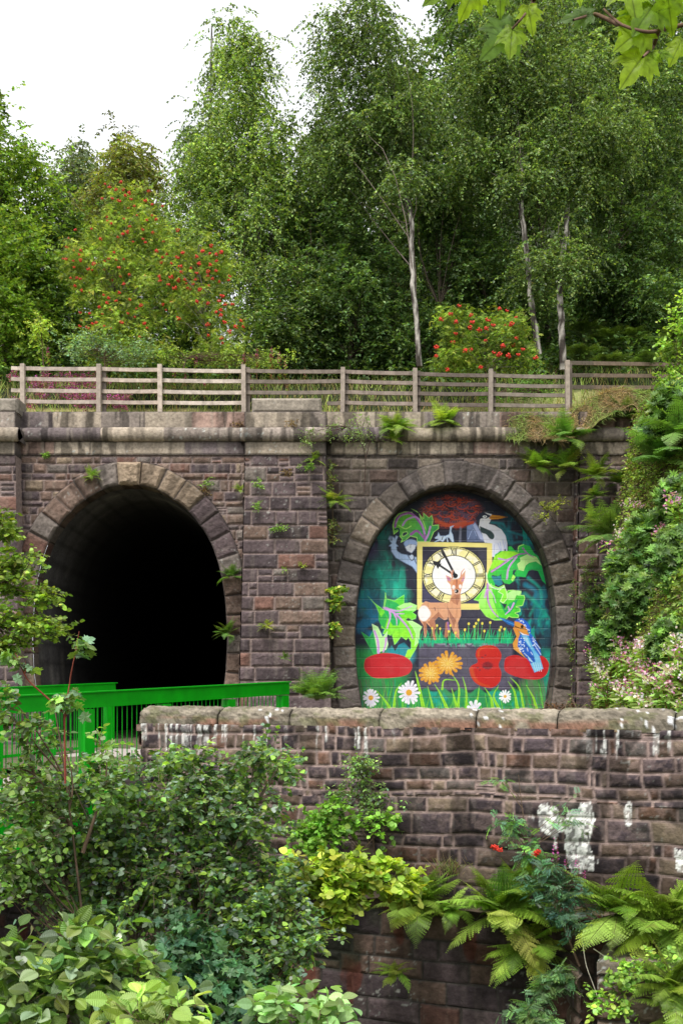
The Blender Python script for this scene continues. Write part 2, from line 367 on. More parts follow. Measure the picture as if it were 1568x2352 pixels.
# arch rings
def ring(key,wd,seed,lv):
    Q,N,t=arch(300 if key=='open' else 1046,.965 if key=='open' else 1.,n=520); m=M()
    L=t[-1]; nb=int(round(L/lv)); nb+=1-nb%2; bl=L/nb
    def ringrow(rr,back):
        ss=t; idx=np.floor(ss/bl); e=np.minimum(ss-idx*bl,(idx+1)*bl-ss); return idx,e
    nr=18; rad=np.linspace(0,1,nr)
    S,Rr=np.meshgrid(t,rad,indexing='ij'); idx=np.floor(S/bl-1e-6); jw=wd*(1+.12*(rnd(idx,seed)-.5))
    e=np.minimum(np.minimum(S-idx*bl,(idx+1)*bl-S),np.minimum(Rr*jw+.004,(1-Rr)*jw+.004))
    h,c=stone_look(S,Rr*wd,idx+seed*10,e,RINGP if key=='open' else RINGM,seed=seed,rough=.07,mort=.010,streak=.3,lich=.5)
    st=fbm(Q[:,0][:,None]*5+0*Rr,(Q[:,1][:,None]+Rr*.5)*.6,seed+4,3); c=c*(1-.4*smooth((st-.5)/.15))[...,None]
    pos=Q[:,None]+N[:,None]*(Rr*jw)[...,None]
    P=np.stack([pos[...,0],np.full_like(S,PY-.10),pos[...,1]],-1)
    grid(m,P,(0,-1,0),h,c)
    # soffit going in and outer edge going back
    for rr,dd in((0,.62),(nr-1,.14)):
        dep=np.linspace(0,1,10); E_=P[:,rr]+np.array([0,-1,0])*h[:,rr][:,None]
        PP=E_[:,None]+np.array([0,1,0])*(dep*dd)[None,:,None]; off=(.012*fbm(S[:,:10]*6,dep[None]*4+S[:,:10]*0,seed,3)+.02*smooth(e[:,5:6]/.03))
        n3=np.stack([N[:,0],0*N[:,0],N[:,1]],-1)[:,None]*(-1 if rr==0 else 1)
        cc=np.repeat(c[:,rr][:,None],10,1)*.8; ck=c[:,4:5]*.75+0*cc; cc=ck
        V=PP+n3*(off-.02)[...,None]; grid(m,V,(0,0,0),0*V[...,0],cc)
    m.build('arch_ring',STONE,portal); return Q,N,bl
ring('open',.56,61,.47); ring('mural',.57,64,.5)
# projecting keystone over the open arch
m=M(); kw=layout(1,1,(2,3),(2,3),1)
u,v=np.meshgrid(np.linspace(-1,1,24),np.linspace(0,1,24)); h,c=stone_look(u*.3,v*.5,0*u+5,np.minimum(.27*(1-abs(u)),.52*np.minimum(v,1-v)),[(1,TAN),(0,TAN)],rough=.1,seed=3,streak=.2)
P=np.stack([px(299)+u*(.25+.05*v),0*u+PY-.17,pz(1115)-.01+v*.56],-1); grid(m,P,(0,-1,0),h,c*1.15,back=.2); m.build('keystone',STONE,portal)
# frieze, roll cornice, parapet blocks; the bands step forward over each pilaster
segs=[(XL,px(-149),0),(px(-149),px(36),1),(px(36),px(563),0),(px(563),px(749),1),(px(749),px(1330),0),(px(1330),px(1505),1),(px(1505),XR,0)]
def band(name,ya,yb,pr,lens,seed,overh=0,depth=.6,round_=False,zsh=0):
    m=M(); za,zb=pz(yb),pz(ya)
    for si,(x0,x1,p) in enumerate(segs):
        k=26.5/27 if p else 1; 
        z0,z1=(EYE+(za-EYE)*k,EYE+(zb-EYE)*k) if p else (za-zsh,zb-zsh)
        xo=overh if p else 0; X0,X1=x0*k-xo,x1*k+xo; Y=(26.5 if p else PY)-pr; r=np.random.default_rng(seed+si); bs=[X0]
        while bs[-1]<X1-.3: bs.append(bs[-1]+r.uniform(*lens)*(1 if not p else 1.1))
        if len(bs)==1: bs.append(X1)
        bs[-1]=X1; bs=np.array(bs)
        nu=max(6,int((X1-X0)/.035)); nv=20 if round_ else max(8,int((z1-z0)/.035))
        U,Vv=np.meshgrid(np.linspace(X0,X1,nu),np.linspace(0,1,nv)); i=np.clip(np.searchsorted(bs,U,'right')-1,0,len(bs)-2)
        eu=np.minimum(U-bs[i],bs[i+1]-U)+.003; ev=np.minimum(Vv,1-Vv)*(z1-z0)+.004
        e=eu if round_ else np.minimum(eu,ev)
        h,c=stone_look(U,Vv*(z1-z0)+za,i+si*13+seed,e,DRESS,seed=seed,rough=.014,mort=.009,streak=.95)
        c=c*1.28*(1-.6*smooth((fbm(U*6.5,Vv*.35,seed+77,3)-.52)/.07)*(vn(U*.5,0*U,seed)>.35))[...,None]
        if round_:
            th=-PI/2+Vv*PI; rr=(z1-z0)/2; P=np.stack([U,Y-rr*.85*np.cos(th),(z0+z1)/2+rr*np.sin(th)],-1)
            NN=np.stack([0*U,-np.cos(th),np.sin(th)],-1); V=P+NN*h[...,None]; grid(m,V,(0,0,0),0*h,c)
            for col,sg in((0,-1),(-1,1)):
                E_=V[:,col]; cc=np.array([E_[0,0],Y+.3,(z0+z1)/2]); n=len(E_)
                m.add(np.concatenate([E_,E_+np.array([0,.8,0])*1]),np.stack([np.arange(n-1),np.arange(1,n),np.arange(1,n)+n,np.arange(n-1)+n],-1),c[:,col].repeat(2,0)[:2*n])
                m.add(np.concatenate([E_,[cc]]),np.stack([np.arange(n-1),np.arange(1,n),np.full(n-1,n)],-1),c[5,0])
        else:
            P=np.stack([U,0*U+Y,z0+Vv*(z1-z0)],-1); grid(m,P,(0,-1,0),h,c,back=depth)
    m.build(name,STONE,portal)
band('frieze',1014,1046,.05,(.7,1.6),101)
band('cornice',986,1014,.10,(.9,2.2),131,overh=.12,round_=True)
band('parapet',946,986,.03,(.9,1.5),171,depth=.75)
def block(x0,x1,ya,yb,Y,dep,col,seed,parent,name):
    m=M(); k=Y/FO; X0,X1=(x0-CX)*k,(x1-CX)*k; z1,z0=EYE+(HZ-ya)*k,EYE+(HZ-yb)*k
    U,Vv=np.meshgrid(np.linspace(X0,X1,60),np.linspace(z0,z1,16)); e=np.minimum(np.minimum(U-X0,X1-U),np.minimum(Vv-z0,z1-Vv)+.01)
    h,c=stone_look(U,Vv,0*U+seed,e+.012,[(1,col),(0,col)],rough=.015,seed=seed,streak=.5); h=h-.05*(1-smooth(e/.07))
    grid(m,np.stack([U,0*U+Y,Vv],-1),(0,-1,0),h,c,back=dep-.02)
    m.box(((X0+X1)/2,Y+dep/2+.03,(z0+z1)/2-.02),((X1-X0)-.06,dep-.05,(z1-z0)-.0),col=np.array(col)*.9)
    return m.build(name,STONE,parent)
block(578,738,914,947,26.55,.7,(.36,.31,.25),7,portal,'capping_stone'); block(-130,41,914,947,26.55,.7,(.32,.28,.23),9,portal,'capping_stone')
# tunnel linings
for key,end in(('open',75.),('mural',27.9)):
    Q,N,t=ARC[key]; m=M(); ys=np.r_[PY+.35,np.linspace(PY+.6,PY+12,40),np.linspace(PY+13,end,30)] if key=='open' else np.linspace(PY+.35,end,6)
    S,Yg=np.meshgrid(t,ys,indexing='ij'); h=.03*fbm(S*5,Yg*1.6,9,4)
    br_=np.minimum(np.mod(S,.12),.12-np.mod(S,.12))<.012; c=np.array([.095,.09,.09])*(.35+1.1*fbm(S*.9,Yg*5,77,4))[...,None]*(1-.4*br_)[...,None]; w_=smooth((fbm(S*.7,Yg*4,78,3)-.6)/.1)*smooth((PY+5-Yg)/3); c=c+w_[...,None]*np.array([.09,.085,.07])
    c=c*np.exp(-np.maximum(0,Yg-PY-1.5)/1.8)[...,None]+.008   # fading daylight painted in: lining colour falls to near black with depth
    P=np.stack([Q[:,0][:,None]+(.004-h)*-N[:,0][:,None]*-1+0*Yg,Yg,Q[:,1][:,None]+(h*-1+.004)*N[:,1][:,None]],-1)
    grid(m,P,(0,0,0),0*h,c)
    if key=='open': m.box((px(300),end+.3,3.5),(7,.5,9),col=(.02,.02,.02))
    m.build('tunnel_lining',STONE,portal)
# ------------------------------------------------------------ parapet wall in front
WL=np.array([-3.10,16.8]); WD=unit(np.array([4.42*.971,13.6])-WL); WN=np.array([WD[1],-WD[0]]); WLEN=13.0
if WN[1]>0: WN=-WN
CT=1.375
front=thing('parapet_wall','rough brown stone retaining wall with rounded coping and white lime streaks in the foreground','wall',(WL[0],WL[1],-4.5))
def wpt(u,z,off=0): return np.array([WL[0]+WD[0]*u+WN[0]*off, WL[1]+WD[1]*u+WN[1]*off, z])
FP=[(3.2,(.125,.095,.108)),(4,(.068,.052,.062)),(3.2,(.19,.13,.095)),(1.4,(.24,.13,.09)),(1.6,(.32,.24,.17)),(1.5,(.15,.13,.12)),(0,(.5,.37,.33))]
def lime(u,v,h,c):
    z=v-1.3
    # drips below the coping
    top=CT-.36; n=fbm(u*20,z*.9,201,3); gate=smooth((vn(u*1.1,0*u,205)-.25)/.2)
    dr=smooth((n-.57)/.04)*smooth((z-(top-.42+.3*vn(u*6,0*u,207)))/.06)*gate
    # the big white patch: body with ragged drips
    X=u; n2=fbm(X*9,z*1.3,211,4); n3=fbm(X*5,z*5,214,3)
    def px_u(xd): # photo column -> distance along the wall
        a=(xd-CX)/FO; return (a*WL[1]-WL[0])/(WD[0]-a*WD[1])
    def yz(xd,yd): uu=px_u(xd); return uu, EYE+(HZ-yd)/FO*(WL[1]+WD[1]*uu)
    def patch(xa,xb,ya,yb,th):
        (a,za),(b,zb)=yz(xa,ya),yz(xb,yb); cx=(a+b)/2;cz=(za+zb)/2
        d=(np.abs((u-cx)/(abs(b-a)/2))**2.6+np.abs((z-cz)/(abs(za-zb)/2))**2.6)**(1/2.6)+1.3*(n3-.5)+1.5*(n2-.5)+.9*(fbm(X*22,z*5,217,3)-.5); return smooth((1.08-d)/.10)
    bp=np.maximum.reduce([patch(1218,1362,1858,1925,.34),patch(1290,1362,1900,2005,.33),patch(1230,1262,1842,1890,.42),patch(1330,1362,1846,1900,.40),patch(1430,1450,1850,1895,.45),patch(1550,1572,1950,2000,.42)])
    sm_=smooth((fbm(u*9,z*9,241,5)-.52)/.08)*.28; c=c*(1-sm_)[...,None]+sm_[...,None]*np.array([.34,.245,.22])*(.5+fbm(u*20,z*20,243,2))[...,None]
    bl=smooth((fbm(u*2.5,z*3,245,3)-.55)/.08)*.55; c=c*(1-bl)[...,None]
    w_=np.maximum(dr,bp)*(.25+.65*smooth((fbm(u*25,z*18,247,3)-.42)/.12)); w_=w_*np.where(z>top-.6,.75,1)
    c=c*.84
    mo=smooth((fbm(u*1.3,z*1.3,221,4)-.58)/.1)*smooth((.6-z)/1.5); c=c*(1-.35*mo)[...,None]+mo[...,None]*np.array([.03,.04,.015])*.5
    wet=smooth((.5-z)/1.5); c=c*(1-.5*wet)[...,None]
    c=c*(1-w_)[...,None]+w_[...,None]*np.array([.78,.78,.74]); return h+w_*.004,c
lfa=layout(6,16,(.11,.24),(.14,.5),41,.05,.03); lfb=layout(6,16,(.16,.31),(.2,.62),47,.08,.03)
def lf0(u,v):
    s1,e1=lfa(u,v); s2,e2=lfb(u,v); k=v+.25*(vn(u*.5,0*u,409)-.5)<1.45; return np.where(k,s2+7000,s1),np.where(k,e2,e1)
def lf(u,v):
    # courses climb and dip along the wall, some merge into taller stones
    vv=v+.10*(vn(u*.35,v*.6,401)-.5)+.05*(vn(u*1.1,v*1.2,403)-.5); return lf0(u+.08*(vn(u*1.2,v*2.2,405)-.5),vv); m=M()
o=wpt(0,-1.3); panel(m,o,(WD[0],WD[1],0),(0,0,1),WLEN,CT-.26+1.3,.02,lf,FP,41,rough=.028,extra=lime,streak=.45,mort=.013,lich=.6)
m.build('wall_face',STONE,front)
m=M(); panel(m,wpt(0,-1.3,-.02)+np.array([-WN[0],-WN[1],0])*.6,(WN[0],WN[1],0),(0,0,1),.62,CT-.26+1.3,.03,lf,FP,43,rough=.05); m.build('wall_end',STONE,front)
m=M(); q=M(); ll=layout(6,16,(.20,.36),(.32,.85),51,.08,.025)
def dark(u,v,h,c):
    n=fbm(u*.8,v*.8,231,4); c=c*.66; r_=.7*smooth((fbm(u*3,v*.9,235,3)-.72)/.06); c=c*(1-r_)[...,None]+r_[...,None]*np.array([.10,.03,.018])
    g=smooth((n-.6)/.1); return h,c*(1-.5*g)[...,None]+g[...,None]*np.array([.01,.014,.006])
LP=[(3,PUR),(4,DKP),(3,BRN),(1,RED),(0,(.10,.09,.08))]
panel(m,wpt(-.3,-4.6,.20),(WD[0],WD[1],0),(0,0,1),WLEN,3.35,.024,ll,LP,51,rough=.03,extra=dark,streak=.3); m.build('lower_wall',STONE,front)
m=M(); u,v=np.meshgrid(np.linspace(-.3,WLEN,300),np.linspace(0,1,10)); h=.10*fbm(u*3,v*2,61,4)-.12*smooth(v)
P=np.stack([WL[0]+WD[0]*u+WN[0]*(v*.42-.05),WL[1]+WD[1]*u+WN[1]*(v*.42-.05),-1.22+h],-1); P[...,2]+=.25*(fbm(u*.8,0*u,66,3)-.5)
grid(m,P,(0,0,0),0*u,np.array([.09,.07,.05])*(.5+fbm(u*6,v*5,63,4))[...,None]); m.build('ledge',SOIL,front)
# coping stones
m=M(); u0=-.06; r=np.random.default_rng(77); k=0
while u0<WLEN:
    L=r.uniform(1.05,1.5); n=int(L/.03); th=np.linspace(R(-112),R(112),30)
    U,Tt=np.meshgrid(np.linspace(0,L-.012,n),th,indexing='ij'); A=.27;Bz=.27
    sx=np.sign(np.sin(Tt))*abs(np.sin(Tt))**.75*A; sz=np.sign(np.cos(Tt))*abs(np.cos(Tt))**.7*Bz
    sz=np.maximum(sz,-.02)
    nz=fbm((U+u0)*4,Tt*1.6,81+k,4)-.5; n2=fbm((U+u0)*17,Tt*6,85,3)-.5; en=np.minimum(U,L-.012-U); rd=1-.10*(1-smooth(en/.06))+.2*nz+.16*n2+.05*(r.random()-.5)
    P=np.stack([WL[0]+WD[0]*(U+u0)-WN[0]*(sx*rd*-1+.26),WL[1]+WD[1]*(U+u0)-WN[1]*(sx*rd*-1+.26),CT-.27+sz*rd],-1)
    g=fbm((U+u0)*2.2,Tt*1.2,91,4); c=np.array([.25,.215,.165])*(.25+1.3*g)[...,None]*(.8+.4*r.random()); re=smooth((fbm((U+u0)*1.5,Tt*2,95,3)-.52)/.1)*smooth((abs(Tt)-1.1)/.4)
    c=c*(1-re)[...,None]+re[...,None]*np.array([.24,.13,.09]); mo=smooth((fbm((U+u0)*5,Tt*3,97,3)-.58)/.1)*.6; c=c*(1-mo)[...,None]+mo[...,None]*np.array([.11,.115,.05])
    c=c*(.6+.8*fbm((U+u0)*26,Tt*9,96,3))[...,None]; lb=smooth((fbm((U+u0)*10,Tt*5,99,2)-.74)/.03)*(vn((U+u0)*.9,0*U,98)>.45); c=c*(1-lb)[...,None]+lb[...,None]*.68
    c=c*(.45+.55*smooth((en-.004)/.02))[...,None]
    grid(m,P,(0,0,0),0*U,c)
    for j in(0,-1):
        E_=P[j]; cc=E_.mean(0); m.add(np.concatenate([E_,[cc]]),np.stack([np.arange(29),np.arange(1,30),np.full(29,30)],-1),c[j,0])
    u0+=L; k+=1
m.build('coping',STONE,front)
m=M(); m.beam(wpt(-.1,CT-.33,-.28),wpt(WLEN,CT-.33,-.28),.56,.1,col=(.22,.15,.12)); m.beam(wpt(.1,-1,-.35),wpt(WLEN,-1,-.35),.4,3.6,col=(.12,.1,.09)); m.build('core',STONE,front)
# low stone pier in the bottom right corner
pr=thing('stone_pier','low broken stone pier with flat cap stones in the bottom right corner below the ferns','stone pier',(4.4,12.3,-4.5))
m=M(); pl=layout(4,4,(.22,.36),(.4,.9),71,.1,.02); PP=[(3,(.2,.15,.11)),(2,BRN),(2,PUR),(0,(.13,.11,.1))]
a=W(1372,2200,12.9); b=a+np.array([2.6,-.9,0]); d=unit(b-a)
panel(m,(a[0],a[1],-4.5),d,(0,0,1),3.2,a[2]+4.5-.16,.025,pl,PP,71,rough=.06,streak=.2)
panel(m,(a[0]-d[1]*-.6*-1*-1,a[1]+.6,-4.5),(d[1]*-1*-1*0+.03,-1,0),(0,0,1),.6,a[2]+4.5-.16,.03,pl,PP,72,rough=.05)
m.build('pier_wall',STONE,pr)
for k,(s0,s1,zz,sh) in enumerate(((0,1.15,0,.08),(1.2,2.3,.02,.04),(2.35,3.3,-.03,.06))):
    m=M(); P0=a+d*s0; P1=a+d*s1; U,Vv=np.meshgrid(np.linspace(0,s1-s0,50),np.linspace(-1,1,24)); nn=np.array([d[1],-d[0],0]); 
    prof=np.stack([np.clip(Vv*1.6,-1,1)],0)[0]; off=np.where(Vv<0,0.0,0.)+0
    dep=np.interp(Vv,[-1,-.4,1],[-.08,-.10,.7]); hh=np.interp(Vv,[-1,-.4,1],[-.18,0,.03]); nz=fbm(U*4+k*9,Vv*3,300+k,4)-.5; e=smooth(np.minimum(U,(s1-s0)-U)/.05)
    P=P0+d*U[...,None]-nn*dep[...,None]; P[...,2]+=hh+zz+.08*nz-.03*(1-e)
    c=np.array([.24,.2,.16])*(.5+fbm(U*5+k,Vv*4,310,4))[...,None]; lb=smooth((fbm(U*12+k*3,Vv*6,312,2)-.7)/.05); c=c*(1-lb)[...,None]+lb[...,None]*.5
    grid(m,P,(0,0,0),0*U,c,); m.build('cap_stone',STONE,pr)
# abutment under the bridge
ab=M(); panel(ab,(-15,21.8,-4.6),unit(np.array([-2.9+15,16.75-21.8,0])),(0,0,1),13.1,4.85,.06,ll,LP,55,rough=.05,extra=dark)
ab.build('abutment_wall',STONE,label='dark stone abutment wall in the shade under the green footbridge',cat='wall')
# ------------------------------------------------------------ the painted wall
class Paint:
    def __init__(s,x0,x1,y0,y1,st):
        s.x=np.arange(x0,x1,st);s.y=np.arange(y0,y1,st); s.X,s.Y=np.meshgrid(s.x,s.y); s.C=np.zeros(s.X.shape+(3,)); s.st=st
        s.jx=s.X+0; s.jy=s.Y+0
    def _bb(s,P,pad):
        a=np.searchsorted(s.x,P[:,0].min()-pad);b=np.searchsorted(s.x,P[:,0].max()+pad)
        c=np.searchsorted(s.y,P[:,1].min()-pad);d=np.searchsorted(s.y,P[:,1].max()+pad); return np.s_[c:d,a:b]
    def mix(s,sl,a,col):
        a=np.clip(a,0,1)[...,None]; s.C[sl]=s.C[sl]*(1-a)+a*col
    def dist(s,P,sl):
        X=s.X[sl];Y=s.Y[sl];d=np.full(X.shape,1e9);tt=np.zeros(X.shape);n=len(P)-1
        for i in range(n):
            a=P[i];v=P[i+1]-a;L=max(v@v,1e-9);t=np.clip(((X-a[0])*v[0]+(Y-a[1])*v[1])/L,0,1)
            e=np.hypot(X-a[0]-t*v[0],Y-a[1]-t*v[1]); k=e<d; d=np.where(k,e,d); tt=np.where(k,(i+t)/n,tt)
        return d,tt
    def stroke(s,P,w,col,w2=None,a=1.,soft=1.3,sm=True):
        P=np.asarray(P,float).reshape(-1,2)
        if sm and len(P)>2: P=cat(P)
        sl=s._bb(P,w+3); d,t=s.dist(P,sl); ww=w+( (w if w2 is None else w2)-w)*t
        s.mix(sl,a*np.clip((ww/2-d)/soft+.5,0,1),lin(col) if isinstance(col,str) else col)
    def poly(s,P,col,col2=None,soft=1.3,edge=None,ew=2,a=1.,sm=False,gdir=(0,1)):
        P=np.asarray(P,float).reshape(-1,2)
        if sm: P=cat(np.r_[P,P[:1]])[:-1]
        sl=s._bb(P,soft+ew+1); X=s.X[sl];Y=s.Y[sl]; ins=np.zeros(X.shape,bool); n=len(P)
        for i in range(n):
            x1,y1=P[i];x2,y2=P[(i+1)%n]
            if y1==y2: continue
            k=((y1>Y)!=(y2>Y))&(X<(x2-x1)*(Y-y1)/(y2-y1)+x1); ins^=k
        d,_=s.dist(np.r_[P,P[:1]],sl); sd=np.where(ins,d,-d); al=a*np.clip(sd/soft+.5,0,1); c=lin(col)
        if col2:
            pr=X*gdir[0]+Y*gdir[1]; t=np.clip((pr-pr.min())/max(np.ptp(pr),1e-6)*1.2-.1+.5*(fbm(X/14,Y/14,5,3)-.5),0,1)[...,None]; c=lin(col)*(1-t)+lin(col2)*t
        s.mix(sl,al,c)
        if edge: s.mix(sl,a*np.clip((ew/2-abs(sd-ew/2))/soft+.5,0,1),lin(edge))
    def ell(s,cx,cy,rx,ry,col,edge=None,ew=2,a=1.,soft=.9,rot=0,**k):
        t=np.linspace(0,2*PI,40,endpoint=False); x=rx*np.cos(t);y=ry*np.sin(t)
        s.poly(np.stack([cx+x*math.cos(rot)-y*math.sin(rot),cy+x*math.sin(rot)+y*math.cos(rot)],1),col,edge=edge,ew=ew,a=a,soft=soft,**k)
def cat(P,k=5):
    Q=np.r_[P[:1]*2-P[1:2],P,P[-1:]*2-P[-2:-1]]; out=[]
    for i in range(1,len(Q)-2):
        for t in np.arange(k)/k:
            out.append(.5*(2*Q[i]+(Q[i+1]-Q[i-1])*t+(2*Q[i-1]-5*Q[i]+4*Q[i+1]-Q[i+2])*t*t+(3*Q[i]-Q[i-1]-3*Q[i+1]+Q[i+2])*t**3))
    return np.array(out+[P[-1]])
QO={1:(1150,1550),2:(1450,1550),3:(1150,1900),4:(1450,1900)}
def q(k,*v): a=np.array(v,float).reshape(-1,2)/4.48; return a+np.array(QO[k])
pt=Paint(1143,1800,1562,2345,1.3); X,Y=pt.X,pt.Y; F_=np.s_[:,:]
# ground colours
pt.C[:]=lin('#191d2c')
wx=X+30*(fbm(X/60,Y/60,1,3)-.5); wy=Y+30*(fbm(X/60,Y/60,2,3)-.5)
n1=fbm(wx/34,wy/75,3,4); n2=fbm(wx/22,wy/60,9,4); n3=fbm(wx/45,wy/45,19,4)
def reg(cx,cy,rx,ry,s=.35): return smooth((1-np.hypot((X-cx)/rx,(Y-cy)/ry))/s)
L_=reg(1235,1900,110,150,.7); pt.mix(F_,L_*smooth((n1-.25)/.3),lin('#0f7a6c')); pt.mix(F_,L_*smooth((n2-.48)/.18)*.85,lin('#0ea083')); pt.mix(F_,reg(1195,2010,75,150,.6)*smooth((n3-.35)/.25)*.9,lin('#0d5f80')); pt.mix(F_,L_*smooth((n3-.6)/.1)*.6,lin('#1d3a42'))
pt.mix(F_,reg(1190,1770,50,70,.8)*smooth((n3-.5)/.15)*.5,lin('#4a3560')); pt.mix(F_,reg(1220,1720,60,60,.8)*smooth((n2-.35)/.2)*.8,lin('#0f6a60'))
Rr=np.maximum(reg(1715,1955,85,190,.5),reg(1690,1700,85,90,.5)); pt.mix(F_,Rr*smooth((n1-.38)/.22),lin('#0c5a66')); pt.mix(F_,Rr*smooth((n2-.56)/.12)*.8,lin('#0f8a7a')); pt.mix(F_,Rr*smooth((n3-.6)/.1)*.7,lin('#151a2a'))
for pts,w,c in (((2,700,640,800,760,860,900,1000,880,1180,900),9,'#0b6a70'),((2,600,600,760,620,840,720,1080,800,1200,900),5,'#0c8088'),((2,1090,1500,1240,1600,1180,1780),16,'#0b6a80'),((2,1130,1400,1300,1560,1320,1780),9,'#0c8f80'),((4,1080,60,1220,200,1150,380),12,'#0c7f70'),((4,1200,140,1330,300,1440,420),10,'#0c8a72'),((4,1380,300,1300,420,1340,640),9,'#0a6a60'),((2,980,1000,1100,880,1180,900),6,'#0c7a70')):
    pt.stroke(q(*pts),w,c,w2=w*.4,soft=9,a=.75)
# cloud of red swirls
cl=reg(1455,1650,115,62,.35)*smooth((fbm(X/40,Y/22,33,3)-.2)/.2); pt.mix(F_,cl*.9,lin('#54242a')); sw=np.sin(fbm(X/30,Y/16,35,3)*34); pt.mix(F_,cl*smooth((sw-.35)/.5)*.85,lin('#a8341c')); pt.mix(F_,cl*smooth((np.sin(fbm(X/26,Y/14,39,3)*30)-.72)/.25)*.7,lin('#e0602a'))
pt.mix(F_,cl*smooth((fbm(X/24,Y/18,43,2)-.62)/.08)*.8,lin('#3e3a52'))
for (x,y,r) in ((1415,1625,14),(1452,1622,16),(1490,1630,18),(1435,1655,20),(1470,1660,24),(1500,1665,22),(1440,1680,17),(1400,1650,16),(1520,1645,15),(1385,1632,12),(1455,1685,14)):
    t=np.linspace(.1,2.9,10); pt.stroke(np.stack([x+r*np.cos(t),y+r*.62*np.sin(t)],1),3,'#c8441f',soft=2,a=.8); pt.ell(x,y-2,r*.45,r*.32,'#4a3a50',a=.5,soft=4)
pt.stroke(q(2,0,640,120,660,240,620,330,600),9,'#b8401e',soft=4,a=.9); pt.stroke(q(1,1140,560,1300,640,1480,620,1568,600),10,'#c04a20',soft=4,a=.9)
# grey middle
G=smooth((X-1345)/8)*smooth((1660-X)/8)*smooth((Y-1960)/10)*smooth((2226-Y)/5); pt.mix(F_,G,lin('#2d2b3a'))
pt.mix(F_,smooth((X-1346)/8)*smooth((1655-X)/8)*smooth((Y-2066)/6)*smooth((2226-Y)/5),lin('#454150')*np.ones(X.shape+(1,))*(.65+.8*fbm(X/30,Y/20,51,3))[...,None])
pt.mix(F_,reg(1500,2076,150,14,.8)*smooth((fbm(X/12,Y/6,53,3)-.4)/.2)*.8,lin('#8b8a98'))
pt.mix(F_,smooth((Y-2222+8*np.sin(X/9))/8),lin('#1f7a45')); pt.mix(F_,smooth((Y-2225)/8)*smooth((n1-.5)/.1)*.8,lin('#0d8a7c'))
pt.mix(F_,smooth((1335-X)/50)*smooth((Y-2070)/40),lin('#1f7a3a')); pt.mix(F_,smooth((X-1735)/25)*smooth((Y-2080)/30),lin('#0e7a68')); pt.mix(F_,reg(1290,2110,60,50,.5)*.9,lin('#0b7d8c'))
pt.mix(F_,reg(1715,2230,60,60,.5)*.8,lin('#2b8030'))
# left plume
LG,MG,DG,PA='#6cb81c','#3fae2c','#1c8a4c','#a6dc6a'; PUc,PUl='#8f4f96','#c99bd6'
pt.poly(q(1,630,890,650,840,615,800,600,720,530,775,512,640,540,540,600,470,690,440,790,450,860,520,920,600,900,470,780,400,860,430,960,540,955,455,1040,530,1080,490,1100,560,1090,640,1180,630,1180,690,1110,740,1050,880,870,880,860,820,770,800,700,860),LG,DG,edge=PA,ew=2,gdir=(.5,.6))
pt.poly(q(1,640,800,660,740,720,725,740,760,690,800),'#17343a',edge=PA); pt.stroke(q(1,550,700,600,690,610,780),5,'#123a3c'); pt.stroke(q(1,600,640,700,690,780,650),3,PA)
pt.stroke(q(1,550,660,580,540,700,470,800,480,900,590,960,700,990,860),8,PUc,w2=7); pt.stroke(q(1,660,640,720,560,850,520,930,610,980,760),6,PUl,w2=4); pt.stroke(q(1,560,620,620,510,720,480),3,PUl); pt.stroke(q(1,780,770,860,720,930,780,980,850),9,PUc,w2=4); pt.stroke(q(1,1060,660,1030,770,985,860),6,PUl)
pt.stroke(q(1,900,480,960,600,1000,720),2.5,PA);pt.stroke(q(1,1000,520,1010,640,1000,760),2.5,'#2f9a3a')
# grey waving figure
pt.poly(q(1,455,940,500,900,450,840,470,790,520,800,545,830,560,785,595,800,560,900,600,945,570,950,580,1010,640,1050,720,1065,860,1100,870,1340,800,1240,700,1190,560,1110,495,1020,490,950),'#9db3d0','#8aa0c0',edge='#5c6f90',ew=1.5)
for a_,b_ in((480,800),(500,820),(515,845)): pt.stroke(q(1,a_,790,a_-12,860),2,'#2d3a52')
pt.ell(*q(1,775,905)[0],23,15,'#8fa6cf',edge='#44557a',ew=1.5); pt.poly(q(1,690,950,760,910,855,920,840,980,790,1045,720,1010),'#e8ecf4',edge='#56658a',ew=1.5); pt.stroke(q(1,775,915,772,965),1.8,'#3a4560')
pt.stroke(q(1,725,1060,790,1150,830,1090),3,'#3e4a60'); pt.stroke(q(1,810,1090,860,1200),3,'#3e4a60'); pt.ell(*q(1,790,1100)[0],6,8,'#c5d3e8')
# white walking cat
pt.poly(q(1,1120,820,1160,790,1175,740,1200,790,1270,795,1330,770,1340,700,1340,660,1400,640,1385,665,1370,670,1360,730,1385,780,1400,880,1370,880,1330,820,1290,820,1240,880,1200,860,1110,885,1180,840,1130,835),'#d3e4f4',edge='#7fa0d0',ew=1.2)
pt.stroke(q(1,1240,800,1225,850),2.5,'#24304a'); pt.stroke(q(1,1300,830,1310,875),3.5,'#c0d4ec'); pt.stroke(q(1,1500,690,1480,870),5,'#7a7c80',a=.5,soft=4); pt.stroke(q(2,150,670,150,880),6,'#66677a',a=.6,soft=4)
